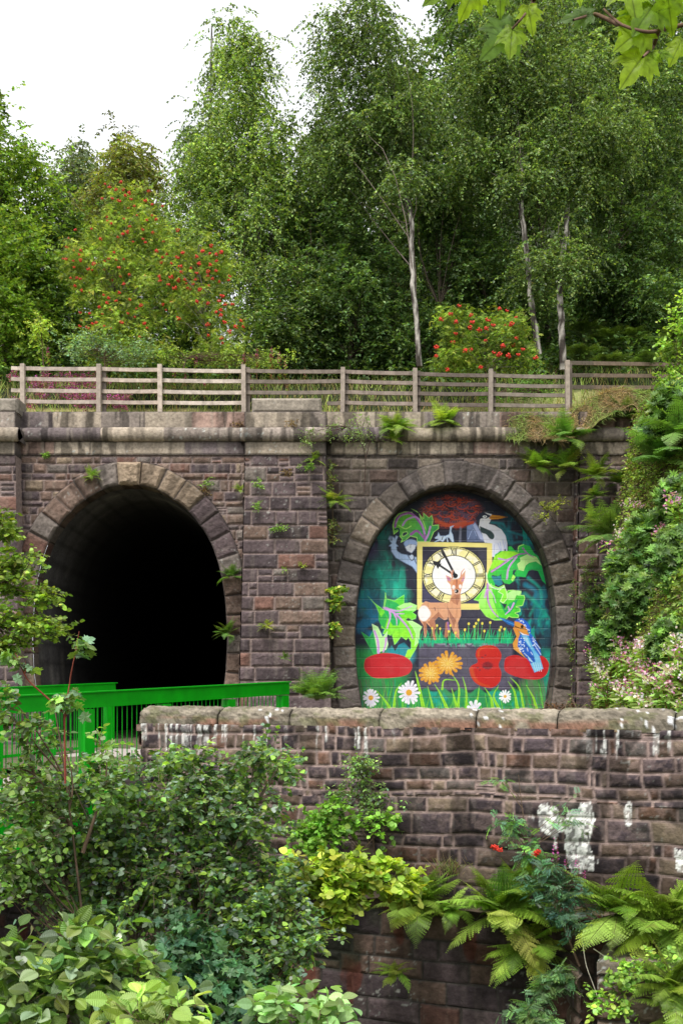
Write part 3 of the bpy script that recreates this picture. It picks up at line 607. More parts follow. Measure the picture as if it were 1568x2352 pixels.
# heron
pt.poly(q(2,240,880,240,650,330,620,420,760,520,880),'#6f7fa4','#4b5674'); pt.stroke(q(2,260,840,330,700,380,790),2,'#93a2c4'); pt.poly(q(2,320,640,360,590,400,650,460,760,520,880,430,850,370,740),'#a9b2d4',edge='#5a6488')
pt.poly(q(2,425,545,480,540,560,520,600,490,590,560,560,620,640,640,740,700,800,790,825,900,825,1030,790,970,760,1080,730,1000,690,1040,640,1100,605,1090,610,900,500,890,460,760,415,660),'#e9e8ea','#d9dcec',sm=False)
for a_ in((690,900,730,1010),(760,850,790,980),(720,880,752,1080),(800,880,812,1020),(640,920,630,1060)): pt.stroke(q(2,*a_),2,'#8e9ccc',a=.8)
pt.poly(q(2,385,520,420,470,490,450,560,470,600,500,570,520,520,545,455,530,430,560,420,640,390,600),'#1b1f33'); pt.poly(q(2,500,455,600,480,600,505,540,480),'#e8e8ec'); pt.ell(*q(2,500,515)[0],7,4,'#eceef0'); pt.ell(*q(2,503,515)[0],2,2,'#101018')
pt.poly(q(2,425,650,520,690,600,730,640,790,620,840,570,830,520,770,450,740),'#1c3434',sm=True); pt.poly(q(2,600,490,700,500,830,520,700,548,590,555,560,540),'#f2a024'); pt.stroke(q(2,570,525,820,520),2,'#7a3c10')
# clock
YE='#f3e486'
pt.poly(q(1,868,878,1560,890)[[0]].tolist()+q(2,606,900,606,1290,590,1400,560,1790).tolist()+q(4,420,290,0,290).tolist()+q(3,868,290).tolist(),YE)
pt.poly([q(1,945,945)[0],q(2,535,958)[0],q(2,530,1300)[0],q(4,480,205)[0],q(4,0,205)[0],q(3,935,190)[0]],'#22202f','#3a3850'); 
ck=np.array([(q(1,940,1340)[0,0]+q(2,515,1340)[0,0])/2,(q(1,1400,945)[0,1]+q(4,150,215)[0,1])/2]); rx=(q(2,515,1340)[0,0]-q(1,940,1340)[0,0])/2; ry=(q(4,150,215)[0,1]-q(1,1400,945)[0,1])/2
K='#15161c'
for r_,c,e in((1.0,K,None),(.975,'#f7ee9e',None),(.955,K,None),(.935,'#f6eda4',None),(.70,K,None),(.672,'#fdfdfb',None)): pt.ell(ck[0],ck[1],rx*r_,ry*r_,c)
pt.mix(F_,np.clip((.93-np.hypot((X-ck[0])/rx,(Y-ck[1])/ry))/.02,0,1)*np.clip((np.hypot((X-ck[0])/rx,(Y-ck[1])/ry)-.71)/.02,0,1)*smooth((fbm(X/18,Y/18,61,2)-.45)/.2)*.75,lin('#fffbe8'))
def ep(r_,t): return np.array([ck[0]+rx*r_*math.sin(t),ck[1]-ry*r_*math.cos(t)])
for k in range(60): pt.stroke([ep(.935,k*PI/30),ep(.985,k*PI/30)],1.3,K,sm=False)
for k,g in enumerate(['XII','I','II','III','IV','V','VI','VII','VIII','IX','X','XI']):
    wd_={'I':.5,'V':1.1,'X':1.1}; tot=sum(wd_[ch] for ch in g); s0=-tot/2; sc_=.105
    for ch in g:
        c0=(s0+wd_[ch]/2)*sc_; hw=wd_[ch]*.36*sc_; t0=k*PI/6
        gl={'I':[(0,0)],'V':[(-1,0),(1,0)],'X':[(-1,1),(1,-1)]}[ch]
        for a_,b_ in gl: # (outer end, inner end) offsets
            pt.stroke([ep(.925,t0+(c0+a_*hw)),ep(.71,t0+(c0+(b_)*hw)*1.25)],3.2 if a_<=0 else 2.3,K,sm=False)
        s0+=wd_[ch]
hub=q(1,1420,1370)[0]
pt.stroke([hub,q(1,1230,1000)[0]],8,K,sm=False); pt.stroke([hub,q(1,1180,1210)[0]],7,K,sm=False); pt.poly(q(1,1085,1145,1160,1165,1215,1140,1200,1195,1225,1190,1165,1275,1140,1220,1110,1215),K); pt.stroke(q(1,1085,1145,1000,1165),3,K,sm=False); pt.stroke(q(1,1085,1145,1080,1080),3,K,sm=False); pt.ell(hub[0],hub[1],8,8,K)
# right leaves
pt.poly(q(2,560,1290,610,1180,650,1060,740,1010,840,1010,840,950,880,940,930,1000,990,1010,985,940,1050,912,1150,940,1210,1040,1280,1090,1380,1260,1390,1500,1330,1440,1270,1300,1180,1280,1130,1300,1090,1390,1000,1380,940,1380,930,1440,860,1490,790,1480,740,1420,740,1340,700,1380,620,1360,590,1370,650,1480,640,1560,560,1480,530,1380),'#2fae2e','#0fa04c',gdir=(1,.3))
pt.poly(q(2,640,1090,760,1010,930,1020,1010,1050,900,1090,760,1180,640,1290,570,1290),'#84cc1c'); pt.poly(q(2,590,1370,640,1380,730,1370,760,1490,700,1520,650,1490),'#126e7c'); pt.poly(q(2,1010,1110,1120,1060,1250,1100,1320,1220,1240,1160,1140,1180,1090,1220,1060,1300,990,1280,970,1200,1020,1160),'#b5e68a',edge='#d4f3a0',ew=1.5); pt.poly(q(2,880,1420,910,1350,945,1390,900,1450),'#a5d860'); pt.poly(q(2,910,1290,960,1280,930,1340,960,1370,900,1350),'#123038')
pt.stroke(q(2,600,1310,750,1210,880,1120,1000,1060,1090,1050),7,PUc,w2=4); pt.stroke(q(2,600,1310,750,1215,900,1110),3,PUl); pt.stroke(q(2,820,1410,850,1250,960,1100),6,PUl,w2=5); pt.stroke(q(2,700,1120,800,1140,860,1125),5,PUl); pt.stroke(q(2,1050,970,1120,1050,1210,1100),5,PUc,w2=2)
pt.stroke(q(2,1060,920,990,950,985,1020),2.5,PA)
pt.poly(np.r_[q(2,545,1480,700,1540,780,1500,800,1560,810,1640,830,1580,910,1575,1030,1600,1020,1650,1070,1650,1085,1700),q(4,1085,120,1050,235,960,250,1010,265,1015,320,940,340,990,365,990,410,900,410,850,390,800,440,640,445,520,390,420,260,420,170,340,150,460,20)],'#5cc832','#34a82c',gdir=(.8,-.2),edge=PA,ew=2)
pt.poly(np.r_[q(2,410,1720,520,1500,600,1480),q(4,620,160,700,380,620,430,500,370,430,260)],'#a2e078','#7ccc3a'); pt.poly(q(4,820,60,910,10,1030,20,1000,90,960,80,930,150,840,150),'#b4ea90'); pt.poly(q(4,710,150,760,210,800,300,850,210,990,130,930,250,860,350,800,360,740,240),'#12904a'); pt.poly(q(4,700,160,740,200,820,210,790,280,760,230),'#20303a')
pt.poly(q(2,690,1600,780,1510,820,1600,830,1700,770,1770,720,1740,760,1640),'#7ed23c',edge='#e0f6c0',ew=2); pt.stroke(np.r_[q(2,545,1490,540,1640),q(4,560,200,620,320,700,400)],9,PUc,w2=3); pt.stroke(np.r_[q(2,545,1500,545,1640),q(4,560,200,620,320,690,395)],4,PUl,w2=2); pt.stroke(q(2,500,1680,540,1560,620,1640,660,1760),5,PUl,w2=2); pt.stroke(q(4,920,200,880,280,800,360),6,PUl,w2=3); pt.stroke(q(4,840,250,860,310),4,PUl)
pt.stroke(q(2,525,1330,540,1450,600,1530,700,1560,780,1530),4,'#d8f0c8')
# left leaves
pt.poly(q(3,150,90,260,200,400,300,380,250,410,50,430,130,540,160,680,75,680,200,770,190,865,230,850,300,800,330,855,370,850,420,790,440,720,420,720,450,800,455,880,500,940,540,910,600,900,740,850,860,760,1010,690,980,730,870,780,860,780,760,740,690,720,740,640,680,570,770,540,800,510,680,450,650,370,640,400,570,350,560,350,400,310,440,310,330,270,230),'#46b82c','#8ad02a',edge='#7fd060',ew=1.5)
pt.poly(q(3,380,260,420,140,570,190,640,250,560,260,640,400,600,520,520,520,440,400,400,330),'#149a48'); pt.poly(q(3,580,250,680,200,770,190,865,230,850,300,740,310,660,300),'#a8e488'); pt.poly(q(3,720,450,800,455,880,500,940,540,905,600,890,760,830,820,850,640,800,540),'#a6e08a',edge='#c8f2a8'); pt.poly(q(3,700,440,740,410,790,440,740,455),'#16202c'); pt.poly(q(3,310,330,350,400,400,330,440,420,400,560,350,520,310,440),'#23983c')
pt.poly(q(3,440,650,480,690,500,640,540,800,600,770,640,690,700,740,740,700,780,770,770,860,680,760,600,800,550,890,500,800,460,860,450,720),'#182030')
pt.stroke(q(3,390,265,500,310,600,400,740,560,810,720),11,PUc,w2=4,a=.75); pt.stroke(q(3,390,265,520,330,620,410,740,560,800,700),6,PUl,w2=3); pt.stroke(q(3,400,265,600,310,790,240),6,PUl,w2=3); pt.stroke(q(3,470,310,480,400,435,560),6,PUl,w2=4); pt.stroke(q(3,540,360,570,430,575,520),5,PUl,w2=2); pt.stroke(q(3,580,350,680,350),5,PUl,w2=2)
pt.poly(q(3,60,610,180,690,220,620,235,560,300,920,240,930,150,780),'#1f9446',edge='#3fb050',ew=1.5); pt.poly(q(3,215,495,300,540,350,640,370,690,440,600,430,700,450,790,420,870,300,910,270,760),'#a9dd90',edge='#d4f2bc',ew=1.5); pt.stroke(q(3,250,600,300,740,310,910),7,PUl,w2=9); pt.stroke(q(3,420,700,410,800,380,900),7,PUl,w2=5); pt.stroke(q(3,410,50,415,150,390,265),3,'#7cc860')
# grass behind the deer's feet
rg=np.random.default_rng(4)
for k in range(150):
    x=rg.uniform(1350,1655); h=rg.uniform(12,42)*(1 if x<1500 else 1.2); b=rg.uniform(-12,12); pt.stroke([(x,2071),(x+b*.3,2071-h*.5),(x+b,2071-h)],5.5,rg.choice(['#0f8f66','#139a5c','#0b7f5e','#1aa868']),w2=.8)
for k in range(60):
    x=rg.uniform(1350,1650); pt.stroke([(x,2066),(x+rg.uniform(-2,2),2066+rg.uniform(6,24))],4.5,'#12946a',w2=1)
# deer
D1,D2,D3='#bd8a68','#966248','#74463a'
pt.poly(np.r_[q(3,940,210,990,170,1060,190,1250,190,1330,190,1350,130,1370,60),q(1,1370,1610,1350,1500,1310,1460,1280,1360,1350,1390,1380,1420,1470,1410,1520,1350,1568,1290),q(2,215,1330,215,1400,180,1490,150,1620),q(4,150,60,155,200,155,380,110,480,130,640,140,720,80,680,30,560,0,480),q(3,1310,380,1300,430,1260,440,1180,390,1120,450,1140,560,1100,600,1130,700,1110,730,1080,560,1000,480,1010,600,990,700,975,690,960,520,900,430,880,330)],D1,D1,edge='#dca482',ew=1.5)
pt.poly(q(3,1300,240,1320,400,1400,600,1450,690,1480,720,1480,600,1440,480,1360,360),D1,edge=D3,ew=1.2); pt.poly(q(3,1050,440,1180,320,1260,430,1180,390,1120,450,1140,540,1110,600,1050,520),D2); pt.poly(q(3,1260,690,1280,480,1310,460,1320,660,1290,700),D2); pt.poly(q(3,940,440,1000,470,1010,600,990,680,960,520),D2); pt.poly(q(3,1310,270,1380,380,1430,440,1400,560,1340,400),D3,a=.7); pt.stroke(q(3,1040,470,1100,560,1110,620,1130,720),6,D2); pt.stroke(q(3,1310,480,1330,600),6,'#8f5fa0',a=.8)
pt.poly(q(3,1340,150,1420,60,1460,230,1400,200),D2,a=.8); pt.poly(q(3,1420,70,1490,70,1480,160,1440,230),D3,a=.6); pt.poly(np.r_[q(3,1480,60),q(4,60,60,100,200,90,420,40,560)],D2,a=.5)
pt.ell(*q(3,965,345)[0],18,25,'#fbf7f4',soft=4); pt.ell(*q(3,1000,350)[0],14,15,'#fbf7f4',soft=5)
pt.poly(q(1,1375,1490,1400,1430,1470,1425,1520,1480,1500,1560,1480,1620,1440,1640,1390,1610),'#c07c56'); pt.ell(*q(1,1395,1535)[0],5,7,'#fbf3ee',soft=2); pt.ell(*q(1,1490,1525)[0],4.5,7,'#fbf3ee',soft=2); pt.stroke(q(1,1440,1430,1440,1540),4,D3,w2=2); pt.ell(*q(1,1440,1600)[0],10,9,'#d9b09a'); pt.ell(*q(1,1438,1592)[0],6.5,6.5,'#121214'); pt.ell(*q(1,1425,1592)[0],2,2,'#e8e8e8')
pt.poly(q(1,1290,1370,1340,1400,1355,1450,1310,1440),'#a9708c'); pt.poly(q(1,1545,1360,1545,1440,1500,1460),'#a9708c'); pt.stroke(q(1,1380,1400,1350,1290),5,'#c98a70',w2=2); pt.stroke(q(1,1375,1350,1385,1290),3,'#c98a70'); pt.stroke(q(1,1500,1400,1510,1320,1550,1270),5,'#c98a70',w2=2); pt.stroke(q(3,1120,260,1130,300),3,D3)
for k in range(26):
    x=rg.uniform(1355,1490); h=rg.uniform(8,26); b=rg.uniform(-8,8); pt.stroke([(x,2069),(x+b,2069-h)],4,rg.choice(['#139a5c','#1aa868']),w2=.8)
for x,y in ((410,440),(270,495),(375,490),(465,490),(350,535),(580,478),(215,580),(495,600),(735,545),(785,570),(715,585)):
    p=q(4,x,y)[0]; pt.stroke([p,(p[0]-4,2060)],1.6,'#5a9a3c'); pt.ell(p[0],p[1],3.6,4.4,'#d8c84c')
for x,y in ((1155,520),(1200,565),(1325,605),(1425,625),(1085,560),(1350,520),(1555,585)):
    p=q(3,x,y)[0]; pt.stroke([p,(p[0]-2,2062)],1.6,'#7aa03c'); pt.ell(p[0],p[1],3.2,4.2,'#d8c84c')
# red pads and poppy
pt.poly(q(3,105,1060,140,990,300,930,460,920,620,945,740,1000,795,1080,780,1170,700,1240,480,1278,250,1275,140,1200,105,1130),'#d8232c','#c41f28',sm=True,soft=1.5)
pt.poly(q(4,780,1110,800,1000,870,960,970,950,1100,990,1250,960,1350,970,1420,1050,1425,1130,1380,1240,1260,1300,1080,1290,900,1240,800,1180),'#d41d20','#b81a20',sm=True,soft=1.5)
pt.poly(q(4,380,880,430,830,540,805,660,825,725,900,740,980,700,1090,740,1200,720,1320,650,1400,560,1420,440,1390,340,1320,285,1200,300,1110,400,1050,370,960),'#dc2a1e','#d0241c',sm=True,soft=1.2)
pt.stroke(q(4,410,960,420,880,520,830,620,850),7,'#ee5a26',soft=4,w2=3); pt.stroke(q(4,310,1150,340,1260,430,1360,560,1400),12,'#f05a24',soft=6,w2=4,a=.85); pt.ell(*q(4,540,1100)[0],17,13,'#4a1822',soft=6)
for k in range(13):
    t=k/13*2*PI; c0=q(4,540,1095)[0]; pt.stroke([c0,c0+np.array([27*math.cos(t),16*math.sin(t)])],3,'#531a24',w2=1.5,soft=2,a=.8)
pt.poly(q(4,400,1060,540,1010,700,1080,560,1180),'#8a161a',soft=14,a=.55)
for x,y in ((400,1130),(465,980),(510,950),(430,1165)): pt.ell(*q(4,x,y)[0],4,4,'#7a1a20',soft=3)
for k in range(8): pt.stroke(q(4,430+k*40,1180,400+k*46,1330),2,'#b81c1c',a=.5)
# kingfisher
BL,BD,CY='#1d58b4','#173f8c','#58b8ea'
pt.poly(q(4,700,400,800,425,925,475,925,540,830,500),'#10508e'); pt.stroke(q(4,720,415,920,505),2.5,'#3a86c8')
pt.poly(q(4,930,530,910,560,960,680,905,780,920,860,1000,920,1100,1000,1040,930,980,800,985,720,1010,640,970,580),'#f2a03c','#f4b050')
pt.poly(q(4,1010,650,1170,640,1230,720,1300,850,1320,950,1280,970,1330,1150,1220,1205,1150,1050,1050,930,975,820,985,720),BL,BD); pt.poly(q(4,960,430,1040,415,1120,470,1165,550,1165,640,1120,600,1020,500,930,460),BL,edge=BD,ew=1.2)
pt.poly(q(4,930,460,980,465,1060,510,1115,570,1120,620,1140,660,1060,640,990,600,930,520),'#f4a844',edge='#e07c28',ew=1.5); pt.ell(*q(4,1040,535)[0],5,5.5,'#1c1812'); pt.stroke(q(4,940,530,1010,560,1110,575),3,'#3a1c10'); pt.poly(q(4,1000,610,1060,640,1140,665,1050,660),'#e8f0f8')
pt.poly(q(4,1020,660,1130,670,1210,850,1290,960,1345,1145,1220,1200,1160,1070,1230,1040,1190,900),CY,'#8fd2f4',edge='#2a80c0',ew=1.2); pt.poly(q(4,1050,680,1110,680,1180,860,1130,800),'#a8dcf6'); pt.poly(q(4,1115,950,1160,1000,1200,1050,1180,1050,1140,1020),'#b8e4fa')
for k in range(60):
    if k<32: x,y=rg.uniform(990,1075),rg.uniform(690,900)
    elif k<48: x,y=1000+(k-32)*10+rg.uniform(-6,6),440+((k-32)/16)**1.5*190+rg.uniform(-15,25)
    else: x,y=rg.uniform(1190,1230),rg.uniform(690,840)
    pt.ell(*q(4,x,y)[0],1.9,1.5,'#dbeaf8')
for a_ in((1110,840,1125,890),(1165,905,1190,940),(1200,740,1300,850),(1220,800,1310,940),(1070,920,1110,960)): pt.stroke(q(4,*a_),2.2,'#d4e6fa')
for k in range(4): pt.stroke(q(4,1200+k*32,1060,1235+k*28,1180),1.8,'#c8ecfc')
# grass of the foreground
for k in range(330):
    x=rg.uniform(1150,1765); h=rg.uniform(25,95); b=rg.uniform(-28,10) if x>1500 else rg.uniform(-20,20); bl=x<1335 or x>1730
    y0=2345; top=2330-h-(55 if bl else 0)*rg.random()
    pt.stroke([(x,y0),(x+b*.2,(y0+top)/2),(x+b,top)],rg.uniform(5,10),rg.choice(['#2f8f3a','#4aa030','#1c7a44','#5fae2a','#0e8878','#2a7a38']),w2=1,a=.9)
for k in range(70): x=rg.uniform(1150,1300) if k%2 else rg.uniform(1690,1775); pt.stroke([(x,2330),(x-25,2190)],1.4,'#5a4a4a',a=.6)
AB='#8ac226'
for v in ((3,840,1180,880,1340,960,1720,14),(3,1120,1370,1200,1500,1300,1720,12),(3,1370,1220,1470,1400,1460,1700,10),(3,1420,1310,1260,1310,1230,1440,8),(3,640,1350,560,1480,530,1700,10),(3,280,1460,400,1600,480,1720,11),(3,1020,1400,1060,1560,1100,1720,8),(4,180,1260,230,1450,240,1720,10),(4,840,1330,930,1480,970,1720,12),(4,1100,1380,1200,1560,1250,1720,11),(4,870,1270,1000,1420,1060,1700,9),(4,500,1420,590,1560,620,1720,12),(4,700,1390,630,1540,700,1720,12),(4,20,1420,60,1560,100,1720,10),(4,420,1400,400,1560,360,1720,9)):
    P=q(v[0],*v[1:-1])[::-1]; pt.stroke(P,v[-1]*.85,AB,w2=1.2); pt.stroke(P,v[-1]*.3,'#5aa020',w2=.8,a=.7)
def flower(c,rx_,ry_,n,wd,col,cen,cr,tip=None,sd=0):
    r=np.random.default_rng(sd)
    for k in range(n):
        t=k/n*2*PI+r.uniform(-.08,.08); f=r.uniform(.85,1.1); e=c+np.array([rx_*math.cos(t),ry_*math.sin(t)])*f
        pt.stroke([c+(e-c)*.25,e],wd*.75,col,w2=wd,sm=False); 
        if tip: pt.stroke([c+(e-c)*.35,c+(e-c)*.8],wd*.35,tip,sm=False,a=.8)
    pt.ell(c[0],c[1],cr,cr,cen,soft=2)
for c,sx,sy,sd in((q(3,1310,1070)[0],40,34,1),(q(3,1060,1210)[0],33,31,2)):
    flower(c,sx,sy,15,10,'#f0a830','#f4c050',8,'#f8d070',sd); flower(c,sx*.62,sy*.62,11,9,'#f6bc48','#f2a838',6,'#fbe08c',sd+5); pt.ell(c[0],c[1],6,6,'#f8d468',soft=2)
pt.stroke([q(4,40,1240)[0],q(4,0,1180)[0]],5,'#f0a830')
flower(q(3,750,1490)[0],30,35,16,8.5,'#f2f0f6','#efb030',10,'#d4c8e4',7); flower(q(3,200,1565)[0],23,28,15,7,'#eceaf2','#efb030',8,'#c8bcd8',8); flower(q(4,795,1545)[0],17,18,13,5.5,'#f4f4f8','#f0c040',5,None,9); flower(q(4,350,1740)[0],22,26,9,10,'#f2f2fa','#e0b030',5,'#d0cce0',10)
# block joints
u=X; v=Y; ch=31.6; row=np.floor((v-1993+20*ch)/ch); fy=((v-1993+20*ch)/ch-row)*ch; cwid=63.; fx=np.mod(u+row%2*cwid/2+7,cwid)
jt=np.maximum(np.clip(1.3-np.minimum(fy,ch-fy),0,1),.8*np.clip(1.2-np.minimum(fx,cwid-fx),0,1))
lt=np.clip(1.2-abs(fy-2.2),0,1)*(vn(X/25,row,3)>.3)
pt.C*=(1-.42*jt)[...,None]; pt.mix(F_,lt*.07,np.array([.8,.8,.8]))
pt.C*=(.82+.36*fbm(X/5,Y/5,71,4))[...,None]; gr_=smooth((fbm(X/9,Y/120,72,4)-.55)/.2)*.25; pt.mix(F_,gr_*smooth((1900-Y)/300),lin('#20242c')); pt.mix(F_,.04*smooth((fbm(X/60,Y/60,73,4)-.5)/.2),lin('#a0a4a0'))
pt.C=np.clip(pt.C*np.minimum(1.38,(.87-.36*(1-pt.C[...,1:2]/np.maximum(pt.C.max(-1,keepdims=True),1e-3)))/np.maximum(pt.C.max(-1,keepdims=True),1e-3)),.003,.88)
IY=27.62; kk=PY/FO*.71273   # painted at the size it has on the portal plane
mz=M(); P=np.stack([(X*.71273-CX)*SC,0*X+IY,EYE+(HZ-Y*.71273)*SC],-1)
P[...,0]*=IY/PY*.999; P[...,2]=EYE+(P[...,2]-EYE)*IY/PY
keep=inside(P[...,0],P[...,2],'mural',.35)
grid(mz,P[::-1],(0,-1,0),-.006*jt[::-1]+.002*fbm(X/3,Y/3,5,2)[::-1],pt.C[::-1],keep[::-1])
mz.box((px(1046),IY+.15,2.8),(5.6,.2,7.2),col=(.2,.2,.2)); mz.box((px(1046),IY+.02,-.2),(5.0,.04,1.0),col=(.03,.2,.08))
mz.build('painted_wall',PAINTWALL,label='blockwork wall filling the right arch, painted with a clock, deer, heron, kingfisher and big flowers',cat='painted wall')
# ------------------------------------------------------------ ground and slopes
def sheet(name,X,Y,Z,C,mat_,label=None,kind='structure'):
    m=M(); grid(m,np.stack([X,Y,Z],-1),(0,0,1),0*X,C); return m.build(name,mat_,sm=True,kind=kind)
def earth(X,Y,a=(.06,.045,.028),b=(.05,.07,.02),s=.8): n=fbm(X*s,Y*s,7,4)[...,None]; return np.array(a)*(1-n)+np.array(b)*n
ax=np.r_[-900,-400,-150,-60,np.linspace(-30,30,80),60,150,400,900]; ay=np.r_[-300,-80,-20,-5,np.linspace(0,20,60),30,60,150,400,900,1500]
X,Y=np.meshgrid(ax,ay); Z=-4.4*smooth((Y-1.2)/6)-.0+.25*fbm(X*.5,Y*.5,3,3); sheet('ground',X,Y,Z,earth(X,Y),SOIL)
X,Y=np.meshgrid(np.linspace(-20,14,140),np.linspace(0,1,60)); yl=np.maximum(WL[1]+WD[1]/WD[0]*(X-WL[0])+.45,12); yl=np.where(X<-2.9,16.9+(-2.9-X)*.418,yl)
Yg=yl+(76-yl)*Y**2.2; Z=GZ+.05*fbm(X*2,Yg*2,5,3)-.05; sheet('path',X,Yg,Z,earth(X,Yg,(.16,.13,.1),(.1,.1,.05),2),SOIL)
def hillz(X,Y):
    r=smooth((X+9)/16)
    return 8.38+2.75*smooth((Y-28.6)/5.5)+np.clip(Y-34,0,60)*(.34+.2*r)+.25*(fbm(X*.6,Y*.6,13,3)-.5)+.5*smooth((X-2)/5)*smooth((Y-27.5)/3)
ax=np.r_[-120,-60,-35,np.linspace(-22,24,150),40,70,130]; ay=np.r_[27.62,np.linspace(27.8,40,60),np.linspace(41,100,40),140,220]
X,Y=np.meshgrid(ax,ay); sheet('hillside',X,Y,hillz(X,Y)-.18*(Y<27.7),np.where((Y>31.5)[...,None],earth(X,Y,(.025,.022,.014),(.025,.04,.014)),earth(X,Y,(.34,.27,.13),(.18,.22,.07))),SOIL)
def foot(Y): return np.interp(Y,[13,15,20,24,26,27.2],[4.9,5.0,5.1,5.4,5.85,6.1])
def bankz(X,Y):
    d=X-foot(Y); s=np.interp(Y,[15,22,24.5],[2.4,3.2,6.5]); wd=7.65/s; top=8.0+.40*np.clip(d-wd,0,30); z=GZ+np.clip(d,-.3,wd)*s
    return GZ+(np.where(d>wd,top,z)-GZ)*smooth((Y-13.9)/3.2)+.35*(fbm(X*1.3,Y*1.3,21,3)-.5)
X,Y=np.meshgrid(np.r_[np.linspace(4.6,12,70),np.linspace(12.5,40,25)],np.r_[np.linspace(12.6,27.1,80),np.linspace(27.4,45,20)])
Y=np.maximum(Y,WL[1]+WD[1]/WD[0]*(X-WL[0])+.5); Z=np.where(Y>27.2,np.maximum(bankz(X,27.2+0*Y),0)+0*Y,bankz(X,Y)); sheet('embankment',X,Y,Z,earth(X,Y,(.11,.07,.045),(.05,.06,.025)),SOIL)
# turf that has crept over the parapet on the right
u,v=np.meshgrid(np.linspace(0,1,110),np.linspace(0,1,40)); X=px(1090)+u*(px(1560)-px(1090)); wdt=smooth(u/.25)
n=fbm(u*9,v*3,17,4); Yf=27.9-v*(.45+.9*wdt+.45*smooth((u-.42)/.15))-.3*n*wdt*v; zt=8.56+.0*u; zt=pz(958)+(.55*smooth((u-.35)/.4)+.25*(fbm(u*6,0*u,19,3)-.3))*wdt
drop=(pz(958)-pz(1008))*wdt*(.7+.7*fbm(u*7,0*u,23,3))*smooth((v-.55)/.45)*1.35
Z=zt*1-drop+.14*(n-.5); Z=np.where(v<.3,Z+ (8.9-Z)*(1-v/.3)*.4,Z)
sheet('turf_bank',X,Yf,Z,earth(X*3,Z*3,(.17,.12,.055),(.10,.11,.035)),SOIL)
def turf_p(uu,vv): # point on the turf
    i=np.clip((vv*39).astype(int),0,39); j=np.clip((uu*109).astype(int),0,109); return np.stack([X[i,j],Yf[i,j],Z[i,j]],-1)
# ------------------------------------------------------------ wooden fence
fence=thing('wooden_fence','weathered four-rail wooden fence running along the top of the stone parapet','fence',(0,27.9,8.6))
FY=27.75; fx=[53,227,368,560,786,953,1126,1303]
def fpt(x,y,Y=FY): return W(x,y,Y)
WC=(.30,.25,.205); tint=[(.34,.29,.24),(.3,.25,.21),(.34,.28,.23),(.36,.31,.26),(.2,.165,.135),(.26,.21,.175),(.15,.12,.10),(.22,.185,.15)]
def ftop(x): return 838+np.interp(x,[50,560,786,1126,1303],[-2,0,6,10,-10])
for i,x in enumerate(fx):
    m=M(); p=fpt(x,ftop(x)); b=fpt(x,945 if x<1250 else 932); d_=rng.uniform(-.015,.015); c=np.array(WC)*rng.uniform(.85,1.25)*(1.35 if x<700 else .95)
    m.beam(b-np.array([0,0,.25]),p+np.array([d_,0,0]),.125,.11,col=c); m.build('post',WOOD,fence)
    if i%2==1 or x in(786,1126,1303):
        m=M(); m.beam(b+np.array([.10,.17,-.2]),p+np.array([.10+d_,.17,-.02]),.10,.1,col=c*.45); m.build('post',WOOD,fence)
    if x in(53,560,953,227,368):   # paint left on the post feet
        m=M(); cc={53:(.42,.52,.58),560:(.16,.36,.31),953:(.12,.30,.27),227:(.16,.06,.06),368:(.14,.045,.05)}[x]; m.beam(b+np.array([0,-.004,.0]),b+np.array([0,-.004,.17 if x!=227 else .08]),.131,.118,col=cc); m.build('painted_foot',WOOD,fence)
ry=[(20,845,870,896,922),(53,845,870,896,922),(560,852,876,901,926),(786,854,876,900,925),(953,858,880,903,927),(1126,862,884,905,930),(1303,865,887,909,931)]
ra=np.array(ry,float)
xs=[30]+[x for x in fx]
for k in range(4):
    for i in range(len(xs)-1):
        a,b=xs[i],xs[i+1]; ya=np.interp(a,ra[:,0],ra[:,k+1]);yb=np.interp(b,ra[:,0],ra[:,k+1])
        if k==3 and a==560: a=755
        P=fpt(a-4,ya+rng.uniform(-.8,.8),FY+.10);Q=fpt(b+4,yb+rng.uniform(-.8,.8),FY+.10+.003*(i%2)); P[2]+=.002*(i%2)
        t=np.array(tint[i%8])*(1.4 if a<560 else 1.0); m=M(); n=int(np.linalg.norm(Q-P)/.3)+2; q_=P+(Q-P)*np.linspace(0,1,n)[:,None]; q_[:,2]-=.012*np.sin(np.linspace(0,PI,n)); 
        for s in range(n-1): m.beam(q_[s],q_[s+1]+(q_[s+1]-q_[s])*.01,.045,.095,col=np.array(t)*rng.uniform(.85,1.15))
        m.build('rail',WOOD,fence)
f2=thing('wooden_fence','darker length of three-rail wooden fence turning away on the grassy bank to the right','fence',(6.5,29.5,9.2))
P1=W(1358,826,28.9)
for x,yt,yb,Yq in((1358,826,915,28.9),(1475,832,905,30.5),(1600,836,900,32.5)):
    p=W(x,yt,Yq);b=W(x,yb+12,Yq); m=M(); m.beam(b,p,.13,.12,col=(.15,.12,.095)); m.build('post',WOOD,f2)
for y0,y1 in((834,838),(862,864),(889,890)):
    for (xa,Ya,xb,Yb) in((1358,28.9,1475,30.5),(1475,30.5,1600,32.5),(1310,27.9,1358,28.9)):
        t0=(xa-1358)/242;t1=(xb-1358)/242; m=M(); m.beam(W(xa-3,y0+(y1-y0)*t0,Ya+.09),W(xb+3,y0+(y1-y0)*t1,Yb+.09),.045,.10,col=(.2,.15,.11) if xa>1320 else (.16,.13,.1)); m.build('rail',WOOD,f2)
